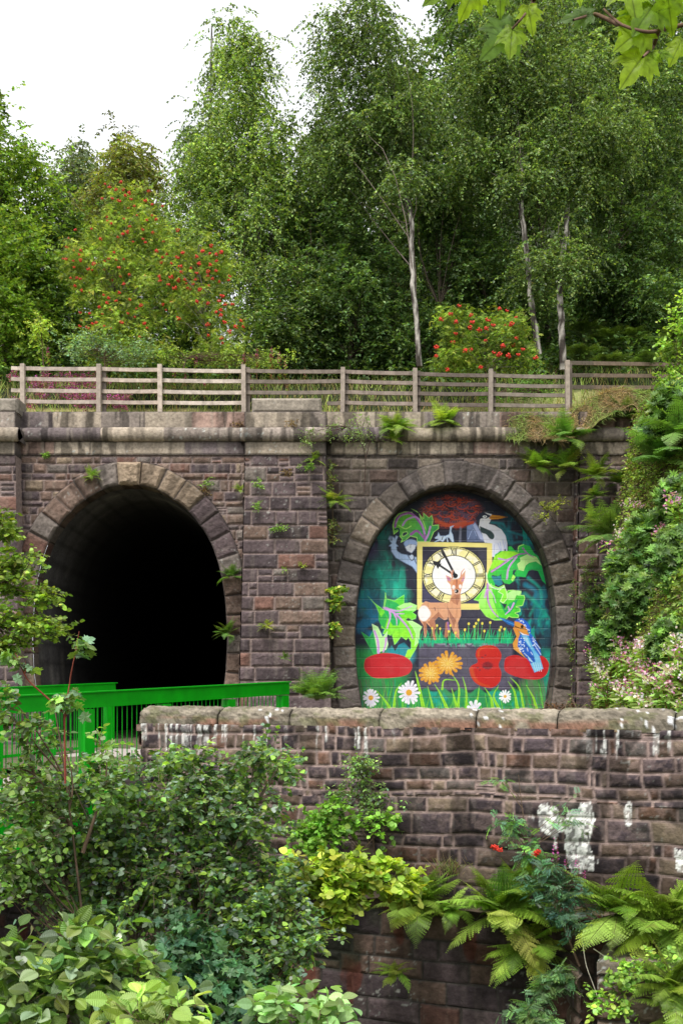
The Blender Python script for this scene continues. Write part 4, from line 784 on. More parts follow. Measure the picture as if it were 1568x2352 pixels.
# ------------------------------------------------------------ green footbridge
bridge=thing('footbridge','bright green steel footbridge with slatted railings leading up to the dark tunnel mouth','footbridge',(-1.08,20.6,GZ))
B=np.array([-1.06,20.9,1.785]); D=np.array([.537,.843,.038]); Pp=np.array([-.843,.537,0]); BWd=4.6
def bp(s,off=0,dz=0): return B-D*s+Pp*off+np.array([0,0,dz])
for side,s0,s1 in((0,0,15.),(1,-.02,15.)):
    o=side*BWd
    m=M(); m.beam(bp(s1,o,-.115),bp(s0,o,-.115),.13,.225); m.beam(bp(s1,o+.0,.012),bp(s0-.03,o,.012),.19,.02); m.build('handrail',GREEN,bridge)
    ss=[.12,1.78,3.5,5.25,7.0,8.75,10.5,12.2]
    for s in ss:
        m=M(); b_=bp(s,o,-.24); P=np.array([b_,bp(s,o,-1.95)]); m.box((P[0]+P[1])/2,(.20,.14,1.7),rz=math.atan2(D[1],D[0])); m.build('post',GREEN,bridge)
    for i in range(len(ss)-1):
        m=M(); a,b=ss[i]+.1,ss[i+1]-.1; n=int((b-a)/.105)
        for k in range(n+1):
            p=bp(a+(b-a)*k/n,o,-.23); m.tube([p,p+np.array([0,0,-1.1])],.0085,5)
        m.beam(bp(b,o,-1.32),bp(a,o,-1.32),.045,.05); m.build('railing_panel',GREEN,bridge)
    m=M(); m.beam(bp(15,o+(.0 if side else .02),-1.85),bp(.0,o+(.0 if side else .02),-1.85),.14,.62); m.beam(bp(15,o,-1.55),bp(0,o,-1.55),.26,.03); m.beam(bp(15,o,-2.17),bp(0,o,-2.17),.26,.03); m.build('side_beam',GREEN,bridge)
m=M(); c=(.42,.35,.33)
U,V_=np.meshgrid(np.linspace(0,15,500),np.linspace(.12,BWd-.12,120)); e=np.minimum(np.minimum(np.mod(U,.2),.2-np.mod(U,.2)),np.minimum(np.mod(V_+.05*(np.floor(U/.2)%2)*1.,.1),.1-np.mod(V_+.05*(np.floor(U/.2)%2),.1)))
P=B-D*U[...,None]+Pp*V_[...,None]; P[...,2]-=1.40; cc=np.array(c)*(.8+.4*fbm(np.floor(U/.2)*3.3,np.floor(V_/.1)*2.7,5,2))[...,None]*(.45+.55*smooth(e/.02))[...,None]; grid(m,P,(0,0,1),0*U,cc)
m.build('deck',PAVE,bridge); m=M(); m.beam(bp(15,BWd/2,-1.55),bp(0,BWd/2,-1.55),BWd-.3,.24,col=(.1,.1,.1)); m.build('deck_slab',PAVE,bridge)
# ------------------------------------------------------------ planting
BIR=[(.105,.155,.05),(.07,.11,.038),(.15,.205,.065),(.05,.08,.03)]
BIRL=[(.17,.24,.05),(.115,.175,.04),(.23,.30,.07)]
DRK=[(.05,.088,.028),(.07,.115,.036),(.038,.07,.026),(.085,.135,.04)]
OAK=[(.10,.165,.025),(.065,.11,.02),(.15,.215,.04)]
ROW=[(.15,.205,.035),(.11,.16,.03),(.22,.26,.05),(.08,.12,.03)]
YEL=[(.22,.25,.04),(.15,.20,.035),(.27,.28,.05)]
ALD=[(.05,.105,.03),(.035,.075,.028),(.08,.16,.03),(.10,.14,.085)]
FERNC=[(.10,.195,.028),(.068,.145,.022),(.135,.235,.038)]
def bcol(m_,n,P,white=True,seed=1):
    a=np.tile(np.arange(n)*1.3,m_); z=np.repeat(P[:,2],n); b=fbm(a*.6+seed,z*5,seed,3); d=smooth((b-.45)/.06)
    w_=np.array([.40,.37,.33]) if white else np.array([.20,.15,.11]); k=np.array([.05,.042,.036])
    return w_*(1-d)[:,None]+k*d[:,None]
def trunkmesh(pts,r0,r1,white=True,n=8,seed=1,m=None):
    P=curve(pts,46); P[1:-1]+=.012*rng.normal(size=(44,3))*np.array([1,1,0]); m=m or M(); r=np.linspace(r0,r1,46)
    m.tube(P,r,n,bcol(46,n,P,white,seed)); return m,P
def tree(name,label,cat_,tr,blobs,ncl,crad,nt,nl,size,cols,droop=.5,r0=.12,r1=.02,white=True,T=TQ,bark=(.10,.08,.06),up=0.,flat=.7,mt=LEAF,limbs=True,jit=.25,group=None,seed=1,twr=0,depth=None):
    """tr: [(x,y,Y)...] photo columns/rows at their distance; blobs: [(x,y,Y,rx,ry,rdepth)]"""
    pts=[W(*p) for p in tr]; root=thing(name,label,cat_,pts[0],group)
    m,P=trunkmesh(pts,r0,r1,white,seed=seed)
    B_=[(W(x,y,Y),rx/FO*Y,rd,ry/FO*Y,rx*ry) for x,y,Y,rx,ry,rd in blobs]; C=blob_pts(B_,ncl)
    if limbs:
        for c in C[::(9 if white else 3)]: limb(m,P,c,.008+.016*rng.random()+.006*(r0/.12),np.array(bark)*rng.uniform(.7,1.3))
    m.build('trunk',BARK,root,sm=True)
    f=M(); tw=M() if twr else None; twigs(f,tw,C,crad*rng.uniform(.6,1.3,len(C)),nt,nl,size,cols,T,droop,flat,twr=twr,up=up,jit=jit)
    f.build('crown',mt,root)
    if twr: tw.build('twigs',BARK,root)
    return root,C
def icos(m,c,r,col):
    t=(1+5**.5)/2; V=np.array([(-1,t,0),(1,t,0),(-1,-t,0),(1,-t,0),(0,-1,t),(0,1,t),(0,-1,-t),(0,1,-t),(t,0,-1),(t,0,1),(-t,0,-1),(-t,0,1)])/1.9
    F=[(0,11,5),(0,5,1),(0,1,7),(0,7,10),(0,10,11),(1,5,9),(5,11,4),(11,10,2),(10,7,6),(7,1,8),(3,9,4),(3,4,2),(3,2,6),(3,6,8),(3,8,9),(4,9,5),(2,4,11),(6,2,10),(8,6,7),(9,8,1)]
    m.add(V*r+c,F,col)
def cluster_mesh(n,R_,r,seed):
    g=np.random.default_rng(seed); m=M()
    for k in range(n): d=g.normal(size=3); d/=np.linalg.norm(d); icos(m,d*np.array([1,1,.7])*R_*g.uniform(.4,1),r*g.uniform(.8,1.2),(.6,.03,.01))
    o=m.build('berry_cluster',BERRY,sm=True); me=o.data; bpy.data.objects.remove(o); return me
BCL=[cluster_mesh(16,.085,.024,s) for s in(1,2,3)]; BSM=cluster_mesh(30,.05,.011,5)
def berries(root,pts,me=None,s=(.7,1.15)):
    base=np.array(wloc(root))
    for i,p in enumerate(pts):
        o=bpy.data.objects.new('berry_cluster',me or BCL[i%3]); sc.collection.objects.link(o); o.parent=root
        o.location=tuple(np.asarray(p)-base); o.scale=(rng.uniform(*s),)*3; o.rotation_euler=(0,0,rng.uniform(0,6))
def frontpts(blobs,n,front=1.0,xmin=0,gap=9):
    out=[]
    tries=0
    while len(out)<n and tries<n*30:
        tries+=1; b=blobs[rng.integers(len(blobs))]; x,y,Y,rx,ry,rd=b; t=rng.uniform(0,2*PI); r=math.sqrt(rng.random())*1.02
        X=x+rx*r*math.cos(t);Yy=y+ry*r*math.sin(t)
        if any(abs(X-a)<gap and abs(Yy-c)<gap for a,c,_ in out): continue
        out.append((X,Yy,Y-rd*math.sqrt(max(0,1.05-r*r))*front-.28))
    return [W(*p) for p in out]
# ---- far trees at the back of the wood
k=0
backs=[('tall dark background tree rising above the wood behind the grassy gap in the middle',720,640,46,770,500,60,210),('tall background tree filling the sky behind the leaning birch',900,640,47,930,420,80,300),('broad dark background tree behind the middle birches',1060,640,46,1080,280,100,400),('big dark tree in the back row above the small right-hand rowan',1200,600,48,1200,230,110,420),('deep green background tree behind the paired birch stems',1340,620,46,1340,300,105,430),('background tree in the dark top right behind the sycamore leaves',1480,600,47,1490,270,120,430),('dark background tree cut by the right edge of the picture',1600,600,44,1590,380,100,400)]
for lb,tx,ty,Y,bx,by,rx,ry in backs:
    bl=[(bx,by,Y,rx,ry,3.0),(bx+rng.uniform(-30,30),by-ry*.55,Y,rx*.75,ry*.5,2.5),(bx+rng.uniform(-40,40),by+ry*.4,Y,rx*.9,ry*.45,2.5)]
    tree('forest_tree',lb,'tree',[(tx,860,Y),(tx+10,500,Y),(bx,max(by-ry*.8,-250),Y)],bl,210,1.5,8,18,.19,BIR if k%2 else DRK,droop=.5,r0=.22,white=False,seed=k,group='trees at the back of the wood'); k+=1
tree('forest_tree','thin greyish tree with loose see-through crown far behind the big rowan','tree',[(185,700,52),(180,500,52),(190,330,52)],[(185,440,52,58,80,2.5),(185,370,52,32,50,1.5),(140,430,52,30,50,1.5)],100,1.3,7,14,.17,[(.11,.14,.075),(.08,.11,.055)],r0=.18,white=False,group='trees at the back of the wood')
tree('forest_tree','pale olive tree with pointed crown standing above the big rowan','tree',[(300,700,48),(290,500,48),(268,320,48)],[(300,430,48,62,85,2.5),(275,350,48,26,50,1.5),(330,400,48,30,60,1.5),(240,500,48,60,70,2)],130,1.3,8,16,.17,[(.16,.18,.05),(.12,.15,.045),(.18,.17,.055)],r0=.18,white=False,group='trees at the back of the wood')
tree('oak_tree','broad dark green oak filling the left edge above the purple heather','tree',[(20,850,36),(15,650,36),(0,330,36)],[(10,500,36,100,120,2.5),(-20,330,36,60,90,2),(70,640,35,90,130,2.5),(-20,700,35,110,130,2.5),(80,420,36,36,70,1.5),(60,760,34,90,60,2)],300,1.15,8,18,.15,OAK,droop=.15,r0=.25,white=False,T=TQ,seed=5)
# ---- birches
tree('birch_tree','tall bright green birch with full drooping crown standing alone against the sky','tree',[(588,835,36),(597,660,36),(592,480,36),(580,300,36),(560,60,36)],
 [(575,520,36,140,150,2.4),(575,330,36,90,120,2.0),(560,190,36,55,100,1.3),(545,100,36,45,60,.9),(600,130,36,30,60,.7),(500,390,36,60,90,1.7),(450,520,36,75,110,2),(440,400,36,40,60,1.2),(665,400,36,60,120,1.8),(600,680,35.4,110,90,2)],520,1.0,8,20,.105,BIR+BIRL,droop=.75,r0=.13,r1=.03,seed=11,bark=(.2,.17,.14))
tree('birch_tree','dark drooping birch top showing behind the tall bright birch, to its left','tree',[(470,830,42),(480,500,42),(486,60,42)],[(480,340,42,45,120,1.6),(500,130,42,16,80,.6),(492,60,42,10,30,.3),(440,330,42,26,40,.8)],70,1.2,8,18,.13,BIR,droop=.85,r0=.14,r1=.03,seed=12)
tree('birch_tree','slender white birch leaning left with a bare pale trunk in the middle of the wood','tree',[(963,842,31.6),(955,720,31.6),(944,600,31.8),(946,500,32),(915,370,34),(880,270,34.3),(852,60,34)],
 [(880,200,33.6,90,150,2),(850,60,33,75,80,1.2),(775,170,34,60,110,1.5),(760,70,34,30,60,.8),(830,360,34,90,110,1.8),(920,430,34,70,50,1.5),(940,270,33.5,70,110,1.8),(925,400,32.2,40,50,.5),(770,330,34,60,120,1.6)],340,1.0,8,19,.105,BIR,droop=.7,r0=.09,r1=.03,seed=13,bark=(.16,.13,.11))
tree('birch_tree','white birch with a crooked trunk rising just left of the small right-hand rowan top','tree',[(1238,815,31.8),(1222,720,31.8),(1212,600,32),(1196,480,32.2),(1200,330,34),(1208,200,34),(1215,40,34)],
 [(1150,320,34,110,80,1.6),(1210,170,34,110,130,2),(1205,420,32.3,45,55,.5),(1225,640,32,35,45,.4),(1100,200,34.5,90,120,1.8),(1180,60,34,110,80,1.8),(1080,400,34.5,70,70,1.5)],330,1.0,8,19,.105,BIR,droop=.65,r0=.10,r1=.03,seed=14,bark=(.15,.13,.11))
tree('birch_tree','birch with a bare cracked white foot directly behind the last tall fence post','tree',[(1292,850,31.5),(1290,760,31.5),(1283,660,31.7),(1300,520,32),(1308,380,33.2),(1312,200,32.6)],
 [(1300,575,32.4,95,45,1.0),(1290,600,31.5,60,40,.5),(1320,400,32.2,80,60,.7),(1340,340,32.6,120,90,1.9),(1400,300,32.8,80,70,1.6),(1330,200,33,110,90,1.8),(1240,600,32.6,50,30,.6)],280,.9,8,19,.10,BIR,droop=.5,r0=.105,r1=.04,seed=15,bark=(.15,.13,.11))
tree('birch_tree','brown-barked birch stem forking beside the crooked white birch','tree',[(1262,830,36),(1245,560,36),(1228,420,36),(1218,300,36)],[(1250,420,36.4,70,70,1.6),(1235,100,36,80,110,1.8)],70,1.0,7,16,.09,DRK+BIR,droop=.5,r0=.09,white=False,seed=16)
tree('birch_tree','tall birch crown filling the sky in the top right corner behind the sycamore leaves','tree',[(1430,840,37),(1425,560,37),(1440,300,37),(1450,60,37)],[(1440,210,36.5,130,150,2.2),(1520,380,36.5,90,130,2),(1400,60,36.5,130,80,2),(1400,430,37,90,70,1.6)],310,1.1,8,19,.11,BIR+DRK,droop=.5,r0=.13,seed=17)
# ---- dark understorey
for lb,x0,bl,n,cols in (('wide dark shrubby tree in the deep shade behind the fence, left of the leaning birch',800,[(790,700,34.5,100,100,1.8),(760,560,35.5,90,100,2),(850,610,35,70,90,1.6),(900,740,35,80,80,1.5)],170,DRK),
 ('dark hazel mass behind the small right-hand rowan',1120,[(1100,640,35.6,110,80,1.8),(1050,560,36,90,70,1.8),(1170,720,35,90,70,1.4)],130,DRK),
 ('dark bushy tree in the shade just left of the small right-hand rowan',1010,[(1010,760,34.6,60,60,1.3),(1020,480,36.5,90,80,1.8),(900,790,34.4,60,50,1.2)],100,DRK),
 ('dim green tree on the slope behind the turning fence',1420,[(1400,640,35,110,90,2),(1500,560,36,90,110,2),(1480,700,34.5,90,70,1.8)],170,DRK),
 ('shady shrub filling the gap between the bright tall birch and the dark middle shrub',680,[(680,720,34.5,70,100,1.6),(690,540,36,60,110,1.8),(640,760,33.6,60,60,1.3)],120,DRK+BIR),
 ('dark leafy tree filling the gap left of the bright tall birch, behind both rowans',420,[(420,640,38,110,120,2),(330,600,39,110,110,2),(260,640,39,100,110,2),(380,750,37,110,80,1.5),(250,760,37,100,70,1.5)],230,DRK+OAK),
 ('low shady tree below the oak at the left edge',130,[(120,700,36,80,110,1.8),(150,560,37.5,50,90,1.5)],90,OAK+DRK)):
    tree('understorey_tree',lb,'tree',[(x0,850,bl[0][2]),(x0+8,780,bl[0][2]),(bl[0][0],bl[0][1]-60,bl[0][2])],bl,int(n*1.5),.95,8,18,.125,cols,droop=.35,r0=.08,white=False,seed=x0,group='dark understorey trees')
# ---- rowans with berries
b1=[(290,560,31.6,95,90,1.2),(320,500,31.7,75,65,1.0),(230,640,31.3,85,90,1.2),(190,600,31.4,45,80,.9),(300,690,31,85,80,1.1),(250,760,30.7,80,50,.9),(270,450,31.8,45,35,.6)]
r,_=tree('rowan_tree','large rowan with yellow-green leaves and many small red berry clusters, left of centre','tree',[(250,838,31),(255,760,31.1),(265,640,31.4),(290,500,31.6)],b1+[(250,800,30.6,75,35,.7),(330,790,30.6,60,40,.7)],250,.5,8,7,.13,ROW+[(.24,.31,.06)],T=TP,droop=.3,r0=.07,white=False,seed=21,bark=(.25,.22,.18),mt=LEAFDULL); berries(r,frontpts(b1,100,gap=7),s=(.45,.75))
b2=[(430,590,30.6,75,65,.9),(490,610,30.5,50,50,.7),(450,690,30.3,70,70,.9),(400,640,30.7,50,60,.8),(510,740,30.2,50,50,.7)]
r,_=tree('rowan_tree','smaller rowan with a thin pale trunk and bright orange-red berries, right of the large rowan','tree',[(488,835,30.2),(482,760,30.2),(468,680,30.3),(452,590,30.5)],b2+[(500,800,30.2,50,40,.6)],200,.45,8,6,.12,ROW,T=TP,droop=.3,r0=.045,white=False,seed=22,bark=(.3,.27,.23),mt=LEAFDULL); berries(r,frontpts(b2,62,gap=8),s=(.55,.9))
b3=[(1100,790,29.9,85,60,.8),(1060,740,29.9,55,40,.6),(1160,750,30,65,45,.7),(1190,810,30,45,45,.6),(1040,820,29.8,50,35,.6)]
r,_=tree('rowan_tree','small bright rowan with red berries behind the fence in front of the white birches','tree',[(1115,862,30),(1110,820,30),(1105,760,30)],b3,170,.4,8,6,.12,ROW+OAK,T=TP,droop=.3,r0=.035,white=False,seed=23,bark=(.3,.27,.23),mt=LEAFDULL); berries(r,frontpts(b3,34,gap=12),s=(.6,1.0))
# ---- low bushes behind the fence
def shrub(name,label,cat_,stems,blobs,ncl,crad,nt,nl,size,cols,T=TO,droop=.2,r0=.02,twr=.0025,mt=LEAF,up=.1,flat=.8,col=(.13,.09,.06),group=None,jit=.25,lim=1,side=.9):
    pts0=[W(*p) for p in stems[0]]; root=thing(name,label,cat_,pts0[0],group); m=M(); PS=[]
    for s in stems:
        P=curve([W(*p) for p in s],18); m.tube(P,np.linspace(r0,r0*.25,18),6,col); PS.append(P)
    B_=[(W(x,y,Y),rx/FO*Y,rd,ry/FO*Y,rx*ry) for x,y,Y,rx,ry,rd in blobs]; C=blob_pts(B_,ncl)
    if lim:
        for c in C[::lim]:
            P=min(PS,key=lambda P:np.linalg.norm(P-c,axis=1).min()); i=int(np.argmin(np.linalg.norm(P-c,axis=1))); i=max(0,i-3); a=P[i]; mid=(a+c)/2+rng.normal(size=3)*.08*np.linalg.norm(c-a)
            t=np.linspace(0,1,7)[:,None]; m.tube((1-t)**2*a+2*t*(1-t)*mid+t*t*c,np.linspace(r0*.45,r0*.14,7),4,col)
    m.build('stem',BARK,root,sm=True)
    f=M();tw=M(); twigs(f,tw,C,crad*rng.uniform(.6,1.3,len(C)),nt,nl,size,cols,T,droop,flat,twr=twr,twcol=col,up=up,jit=jit,side=side)
    f.build('foliage',mt,root)
    if twr: tw.build('twigs',BARK,root)
    return root
shrub('shrub','blue-green leafy bush at the foot of the large rowan behind the fence','shrub',[[(240,850,29.5),(240,800,29.5)]],[(220,800,29.5,60,35,.6),(300,810,29.4,60,35,.6),(170,790,29.8,35,30,.5)],60,.4,7,8,.075,[(.12,.19,.12),(.08,.14,.08),(.15,.22,.10)],T=TQ,twr=0)
shrub('shrub','low green herbs crowding the fence left of the parapet capping stone','shrub',[[(420,850,29.2),(430,815,29.2)]],[(420,815,29.4,60,25,.5),(530,820,29.4,60,25,.5),(620,825,29.6,60,20,.5)],60,.33,7,8,.07,[(.17,.24,.05),(.12,.18,.04),(.2,.26,.08)],T=TQ,twr=0)
shrub('shrub','leafy green bramble bush behind the fence left of the last tall post','shrub',[[(1250,900,29),(1250,860,29)]],[(1230,885,28.6,60,25,.4),(1140,905,28.6,60,14,.3)],40,.3,7,8,.06,[(.10,.19,.04),(.07,.13,.03)],T=TQ,twr=0)
shrub('shrub','slim yellow-green sapling below the oak at the left, behind the fence','sapling',[[(100,840,31),(95,760,31),(85,720,31)]],[(90,760,31,25,45,.4)],16,.35,6,6,.09,[(.25,.32,.06),(.17,.25,.05)],T=TQ,twr=0)
# grass, undergrowth
def hpts(x0,x1,y0,y1,n): X=rng.uniform(x0,x1,n);Y=rng.uniform(y0,y1,n); return np.stack([X,Y,hillz(X,Y)-.03],-1)
def blades(m,P,h,cols,lean=.35,w_=1.,T=TB):
    n=len(P); A=unit(np.stack([rng.normal(size=n)*lean,rng.normal(size=n)*lean-.1,np.ones(n)],-1)); S=h*rng.uniform(.5,1.3,n); inst(m,T,P,A,unit(np.stack([rng.normal(size=n),-np.ones(n)*1.0,.2*np.ones(n)],-1)),S,pal(n,cols,.3),wid=S*w_)
m=M(); blades(m,hpts(-10.5,9.5,27.75,30.5,6000),.28,[(.55,.43,.2),(.42,.36,.14),(.62,.5,.27),(.16,.22,.05),(.15,.22,.05)],w_=.8); blades(m,hpts(-16,14,30,35,8000),.42,[(.36,.30,.13),(.17,.21,.05),(.12,.16,.04)],w_=1)
m.build('grass',LEAFDULL,kind='stuff')
m=M(); P=np.r_[hpts(-16,5,33.5,44,450),hpts(2,20,32,46,750)]; twigs(m,None,P+np.array([0,0,.45]),rng.uniform(.6,1.3,len(P)),7,10,.17,DRK+[(.05,.09,.025)],TQ,.3,.6,up=.6)
m.build('undergrowth',LEAFDULL,kind='stuff')
# heather
m=M(); xs_=rng.uniform(20,300,420); ys_=rng.uniform(862,940,420); P=np.array([W(x,y,28.2+(942-y)/40) for x,y in zip(xs_,ys_)]); keep_=(vn(xs_/28,ys_/18,5)>.5)|((xs_>90)&(xs_<240)&(ys_>868)&(ys_<918)&(rng.random(420)>.55)); P=P[keep_]
twigs(m,None,P,np.full(len(P),.16),6,7,.05,[(.48,.08,.38),(.34,.07,.28),(.55,.17,.46),(.2,.12,.15),(.1,.13,.05)],TQ,.0,.6,up=1.2)
m.build('heather',PETAL,kind='stuff')
# rosebay willowherb spikes, one built and then copied
def spike(name,label,cat_,loc,H,pink,green,group,seed,leafy=.6,n=46):
    g=np.random.default_rng(seed); root=thing(name,label,cat_,loc,group); L=np.array(loc,float); m=M(); P=L+np.stack([.03*np.sin(np.linspace(0,2,8)),0*np.linspace(0,2,8),np.linspace(0,H,8)],-1); m.tube(P,np.linspace(.006,.002,8),4,(.22,.07,.05)); m.build('stem',LEAFDULL,root)
    t=np.sort(g.uniform(.1,.72,40)); a=g.uniform(0,2*PI,40); f=M(); A=np.stack([np.cos(a),np.sin(a),.6+0*a],-1); inst(f,TL,L+np.stack([0*t,0*t,t*H],-1),A,np.array([0,0,1.])+0*A,.16*leafy+.0*t,pal(40,green,.2)); f.build('foliage',LEAF,root)
    t=g.uniform(.62,1.,n); a=g.uniform(0,2*PI,n); f=M(); A=np.stack([np.cos(a),np.sin(a),.5+0*a],-1); r=.05*(1.1-t); Pp_=L+np.stack([np.cos(a)*r,np.sin(a)*r,t*H],-1); inst(f,TQ,Pp_,A,rdir(n,g),.05*(1.5-t),pal(n,pink,.2)); f.build('flowers',PETAL,root)
    return root
fw=spike('willowherb','pink-spiked willowherb standing among the herbs behind the fence','wild flower',W(560,880,29),.85,[(.5,.1,.35),(.4,.07,.22),(.3,.1,.12)],[(.11,.19,.05),(.2,.1,.06)],'willowherbs behind the fence',1)
for x,y,s in ((400,900,.8),(425,905,.7),(450,880,.9),(520,890,.9),(590,870,1),(623,880,1.15),(641,885,1.1),(655,890,.9),(110,860,.9),(700,895,.7),(575,915,.8),(610,925,.7),(470,920,.7),(660,920,.7),(330,925,.6),(380,930,.6)):
    dup(fw,W(x,y,28.6+rng.uniform(0,1.2)),rng.uniform(0,6),s)
# ---- ferns
def frond(m,st,base,az,L,elev,curl,cols,np_=22,pw=.30,ser=0):
    t=np.linspace(0,1,12); e=elev-curl*t; dx=np.cos(e)*L/11; dz=np.sin(e)*L/11
    r=np.r_[0,np.cumsum(dx[:-1])]; z=np.r_[0,np.cumsum(dz[:-1])]; sway=.12*L*rng.normal()*t**2
    P=base+np.stack([r*math.cos(az)-sway*math.sin(az),r*math.sin(az)+sway*math.cos(az),z],-1); st.tube(P,np.linspace(.006,.001,12)*(L/.7),3,(.14,.15,.04))
    u=np.linspace(.12,1,np_); p=np.stack([np.interp(u,t,P[:,k]) for k in range(3)],1); tg=unit(np.stack([np.interp(u,t,np.gradient(P[:,k])) for k in range(3)],1))
    sd=unit(np.cross(tg,(0,0,1))+1e-6); N=np.cross(sd,tg); ln=L*pw*np.sin(np.clip(u*1.05,0,1)**.75*PI*.92+.12)**.9*(1-.25*u)
    c=pal(1,cols,.18)[0]
    for s in(-1,1):
        A=unit(sd*s+tg*.45-np.array([0,.1,.30])+.07*rng.normal(size=p.shape)); inst(m,TFN,p,A,N+.12*rng.normal(size=p.shape),np.maximum(ln,.01),np.clip(c*(1+.15*rng.normal(size=(len(p),1))),.01,1),wid=np.maximum(ln*.62,.02))
def T_fern():
    V=[];F=[];n=6
    for i in range(n):
        y=i/n; w_=.30*(1-y)**.8+.03
        for s in(-1,1): b=len(V); V+=[(0,y,0),(s*w_,y+.14,-.03),(0,y+.15,0)]; F.append((b,b+1,b+2))
    return np.array(V),np.array(F)
TFN=T_fern()
def fern(label,loc,n,L,cols,az0=-PI/2,spread=PI*2,elev=(.9,1.35),curl=(1.1,2.0),group=None,name='fern',np_=22):
    root=thing(name,label,'fern',loc,group); m=M();st=M()
    for k in range(n): frond(m,st,np.array(loc)+rng.normal(size=3)*.02,az0+spread*((k+.5)/n-.5)+rng.normal()*.15,L*rng.uniform(.65,1.1),rng.uniform(*elev),rng.uniform(*curl),cols,np_)
    m.build('fronds',LEAF,root); st.build('frond_stalks',LEAFDULL,root); return root
def hit(x,y,lo=13.5,hi=27.):
    for Y in np.linspace(lo,hi,140):
        p=W(x,y,Y)
        if p[2]<bankz(p[0],p[1]): return p
    return W(x,y,hi)
def nearbank(x,y): p=hit(x,y); return W(x,y,min(p[1],26.4)-.12)
FB=[(.15,.23,.03),(.10,.165,.025),(.19,.27,.045)]; FD=[(.07,.14,.025),(.05,.10,.02),(.1,.18,.03)]
for lb,x,y,Y,n,L,c in (
 ('bright fern hanging over the roll cornice right of the central pilaster',908,985,26.75,13,.62,FB),('small fern drooping from the band just below the cornice fern',905,1010,26.72,7,.42,FB),
 ('feathery fern rooted on the parapet top beside the fence post',1018,968,26.9,13,.62,FB),('leafy fern on the cornice at the end of the turf overhang',1300,1005,26.2,12,.75,FD),
 ('bright fern growing from the band over the right shoulder of the painted arch',1235,1072,26.75,13,.66,FB),('second bright fern in line on the band, nearer the corner pilaster',1300,1075,26.5,12,.66,FB),
 ('light fern on the corner pilaster top',1370,1095,26.1,12,.62,FB),('small fern on the face of the corner pilaster below the light one',1365,1140,26.0,9,.4,FB),
 ('single large fern frond tuft on the wall right of the central pilaster',768,1150,26.6,8,.55,FB),('tiny bright fern on the crown of the open arch, left of the keystone',210,1095,26.8,7,.3,FB),
 ('pale yellow fern low on the face of the central pilaster',612,1440,26.3,8,.28,YEL),('small fern tuft in the joint high on the right side of the central pilaster',722,1055,26.5,7,.32,FB),
 ('tiny fern in the middle of the central pilaster',694,1300,26.35,6,.14,YEL),('little dark fern sprig on the central pilaster beside the tiny one',654,1308,26.35,6,.13,FB),('green tuft near the foot of the central pilaster',655,1512,26.2,8,.2,FD),
 ('drooping green fern on the right edge of the open arch ring',530,1325,26.75,10,.36,FD),('lower green fern on the right edge of the open arch ring, jutting into the dark',522,1455,26.7,10,.42,FD),
 ('small fern sprig left of the central pilaster under the frieze',552,1125,26.8,6,.22,FB),('soft spreading bracken fern beside the corner pilaster on the bank',1400,1235,25.2,16,1.05,[(.10,.17,.04),(.08,.14,.03)]),
 ('big arching fern at the top of the bank on the right edge',1525,1060,24,16,1.25,[(.07,.14,.03),(.10,.18,.04)]),('second big fern at the right edge, just above the pink balsam top',1560,1000,23.5,14,1.2,[(.07,.14,.03),(.10,.18,.04)]),
 ('mid green fern on the turf near the right edge',1440,960,26.3,11,.7,FD),('fern on the brown earth face of the bank below the turf',1420,1110,25.6,11,.6,FD),('small fern on the bank face beside the corner pilaster',1365,1190,25.8,9,.45,FB)):
    fern(lb,W(x,y,Y),n+6,L*1.12,c,spread=PI*1.15,elev=(-.2,1.5),curl=(.3,1.5),np_=20) if x<1380 or y>1230 else fern(lb,nearbank(x,y),n+4,L,c,spread=PI*1.3,elev=(-.1,1.45),curl=(.3,1.5),np_=22)
# ferns on the ledge of the front wall (about 15 m away)
for lb,x,y,Y,n,L,c in (
 ('bright yellow-green fern on the ledge at the end of the yellow branch',960,2080,14.6,14,.82,[(.15,.21,.03),(.11,.17,.025)]),('small drooping fern beside the bright ledge fern',1035,2090,14.3,8,.45,FB),
 ('large green fern on the ledge below the red-berried rowan sapling, left half',1150,2095,13.9,20,.95,FB),('lower hanging fern below the big ledge fern',1215,2170,13.8,16,.78,FB),
 ('upright green fern on the ledge left of the blue-green leaves',1200,2050,14.1,13,.72,FD+FB),
 ('large fern on the ledge at the right, tallest of the ledge ferns',1420,2100,13.4,22,1.05,FB),('second large fern overlapping the right edge on the ledge',1530,2120,13.1,18,.95,FB),
 ('bright fern over the stone pier in the bottom right corner',1545,2270,12.2,16,.72,[(.15,.21,.03),(.11,.17,.025)]),('lowest bright fern at the right edge beside the pier',1560,2330,12.1,10,.55,FB),
 ('small bright fern alone low on the dark wall',905,2235,14.5,7,.38,FB)):
    fern(lb,W(x,y,Y),n+8,L*.95,c,spread=PI*1.2,elev=(-.35,1.4),curl=(.3,1.5),np_=28)
fern('rounded bush of feathery fern-like leaves at the foot of the pilaster by the bridge end',W(728,1606,22.6),66,.82,[(.09,.18,.04),(.06,.12,.035),(.12,.22,.04)],spread=2*PI,elev=(.5,1.55),curl=(.2,1.3),np_=14,name='feathery_bush')
# bracken on the dark slope at right
bk=fern('dim bracken fern on the shaded slope behind the turning fence',W(1400,800,33),12,1.1,[(.045,.08,.02),(.06,.10,.025)],spread=PI*1.8,group='bracken on the shaded slope')
for x,y,Y in((1340,780,34),(1450,790,33),(1370,730,36),(1500,740,35),(1540,800,32),(1440,700,37),(1480,850,31),(1330,840,32),(1400,850,31.5),(1520,690,37)):
    dup(bk,W(x,y,Y),rng.uniform(0,6),rng.uniform(.8,1.2))
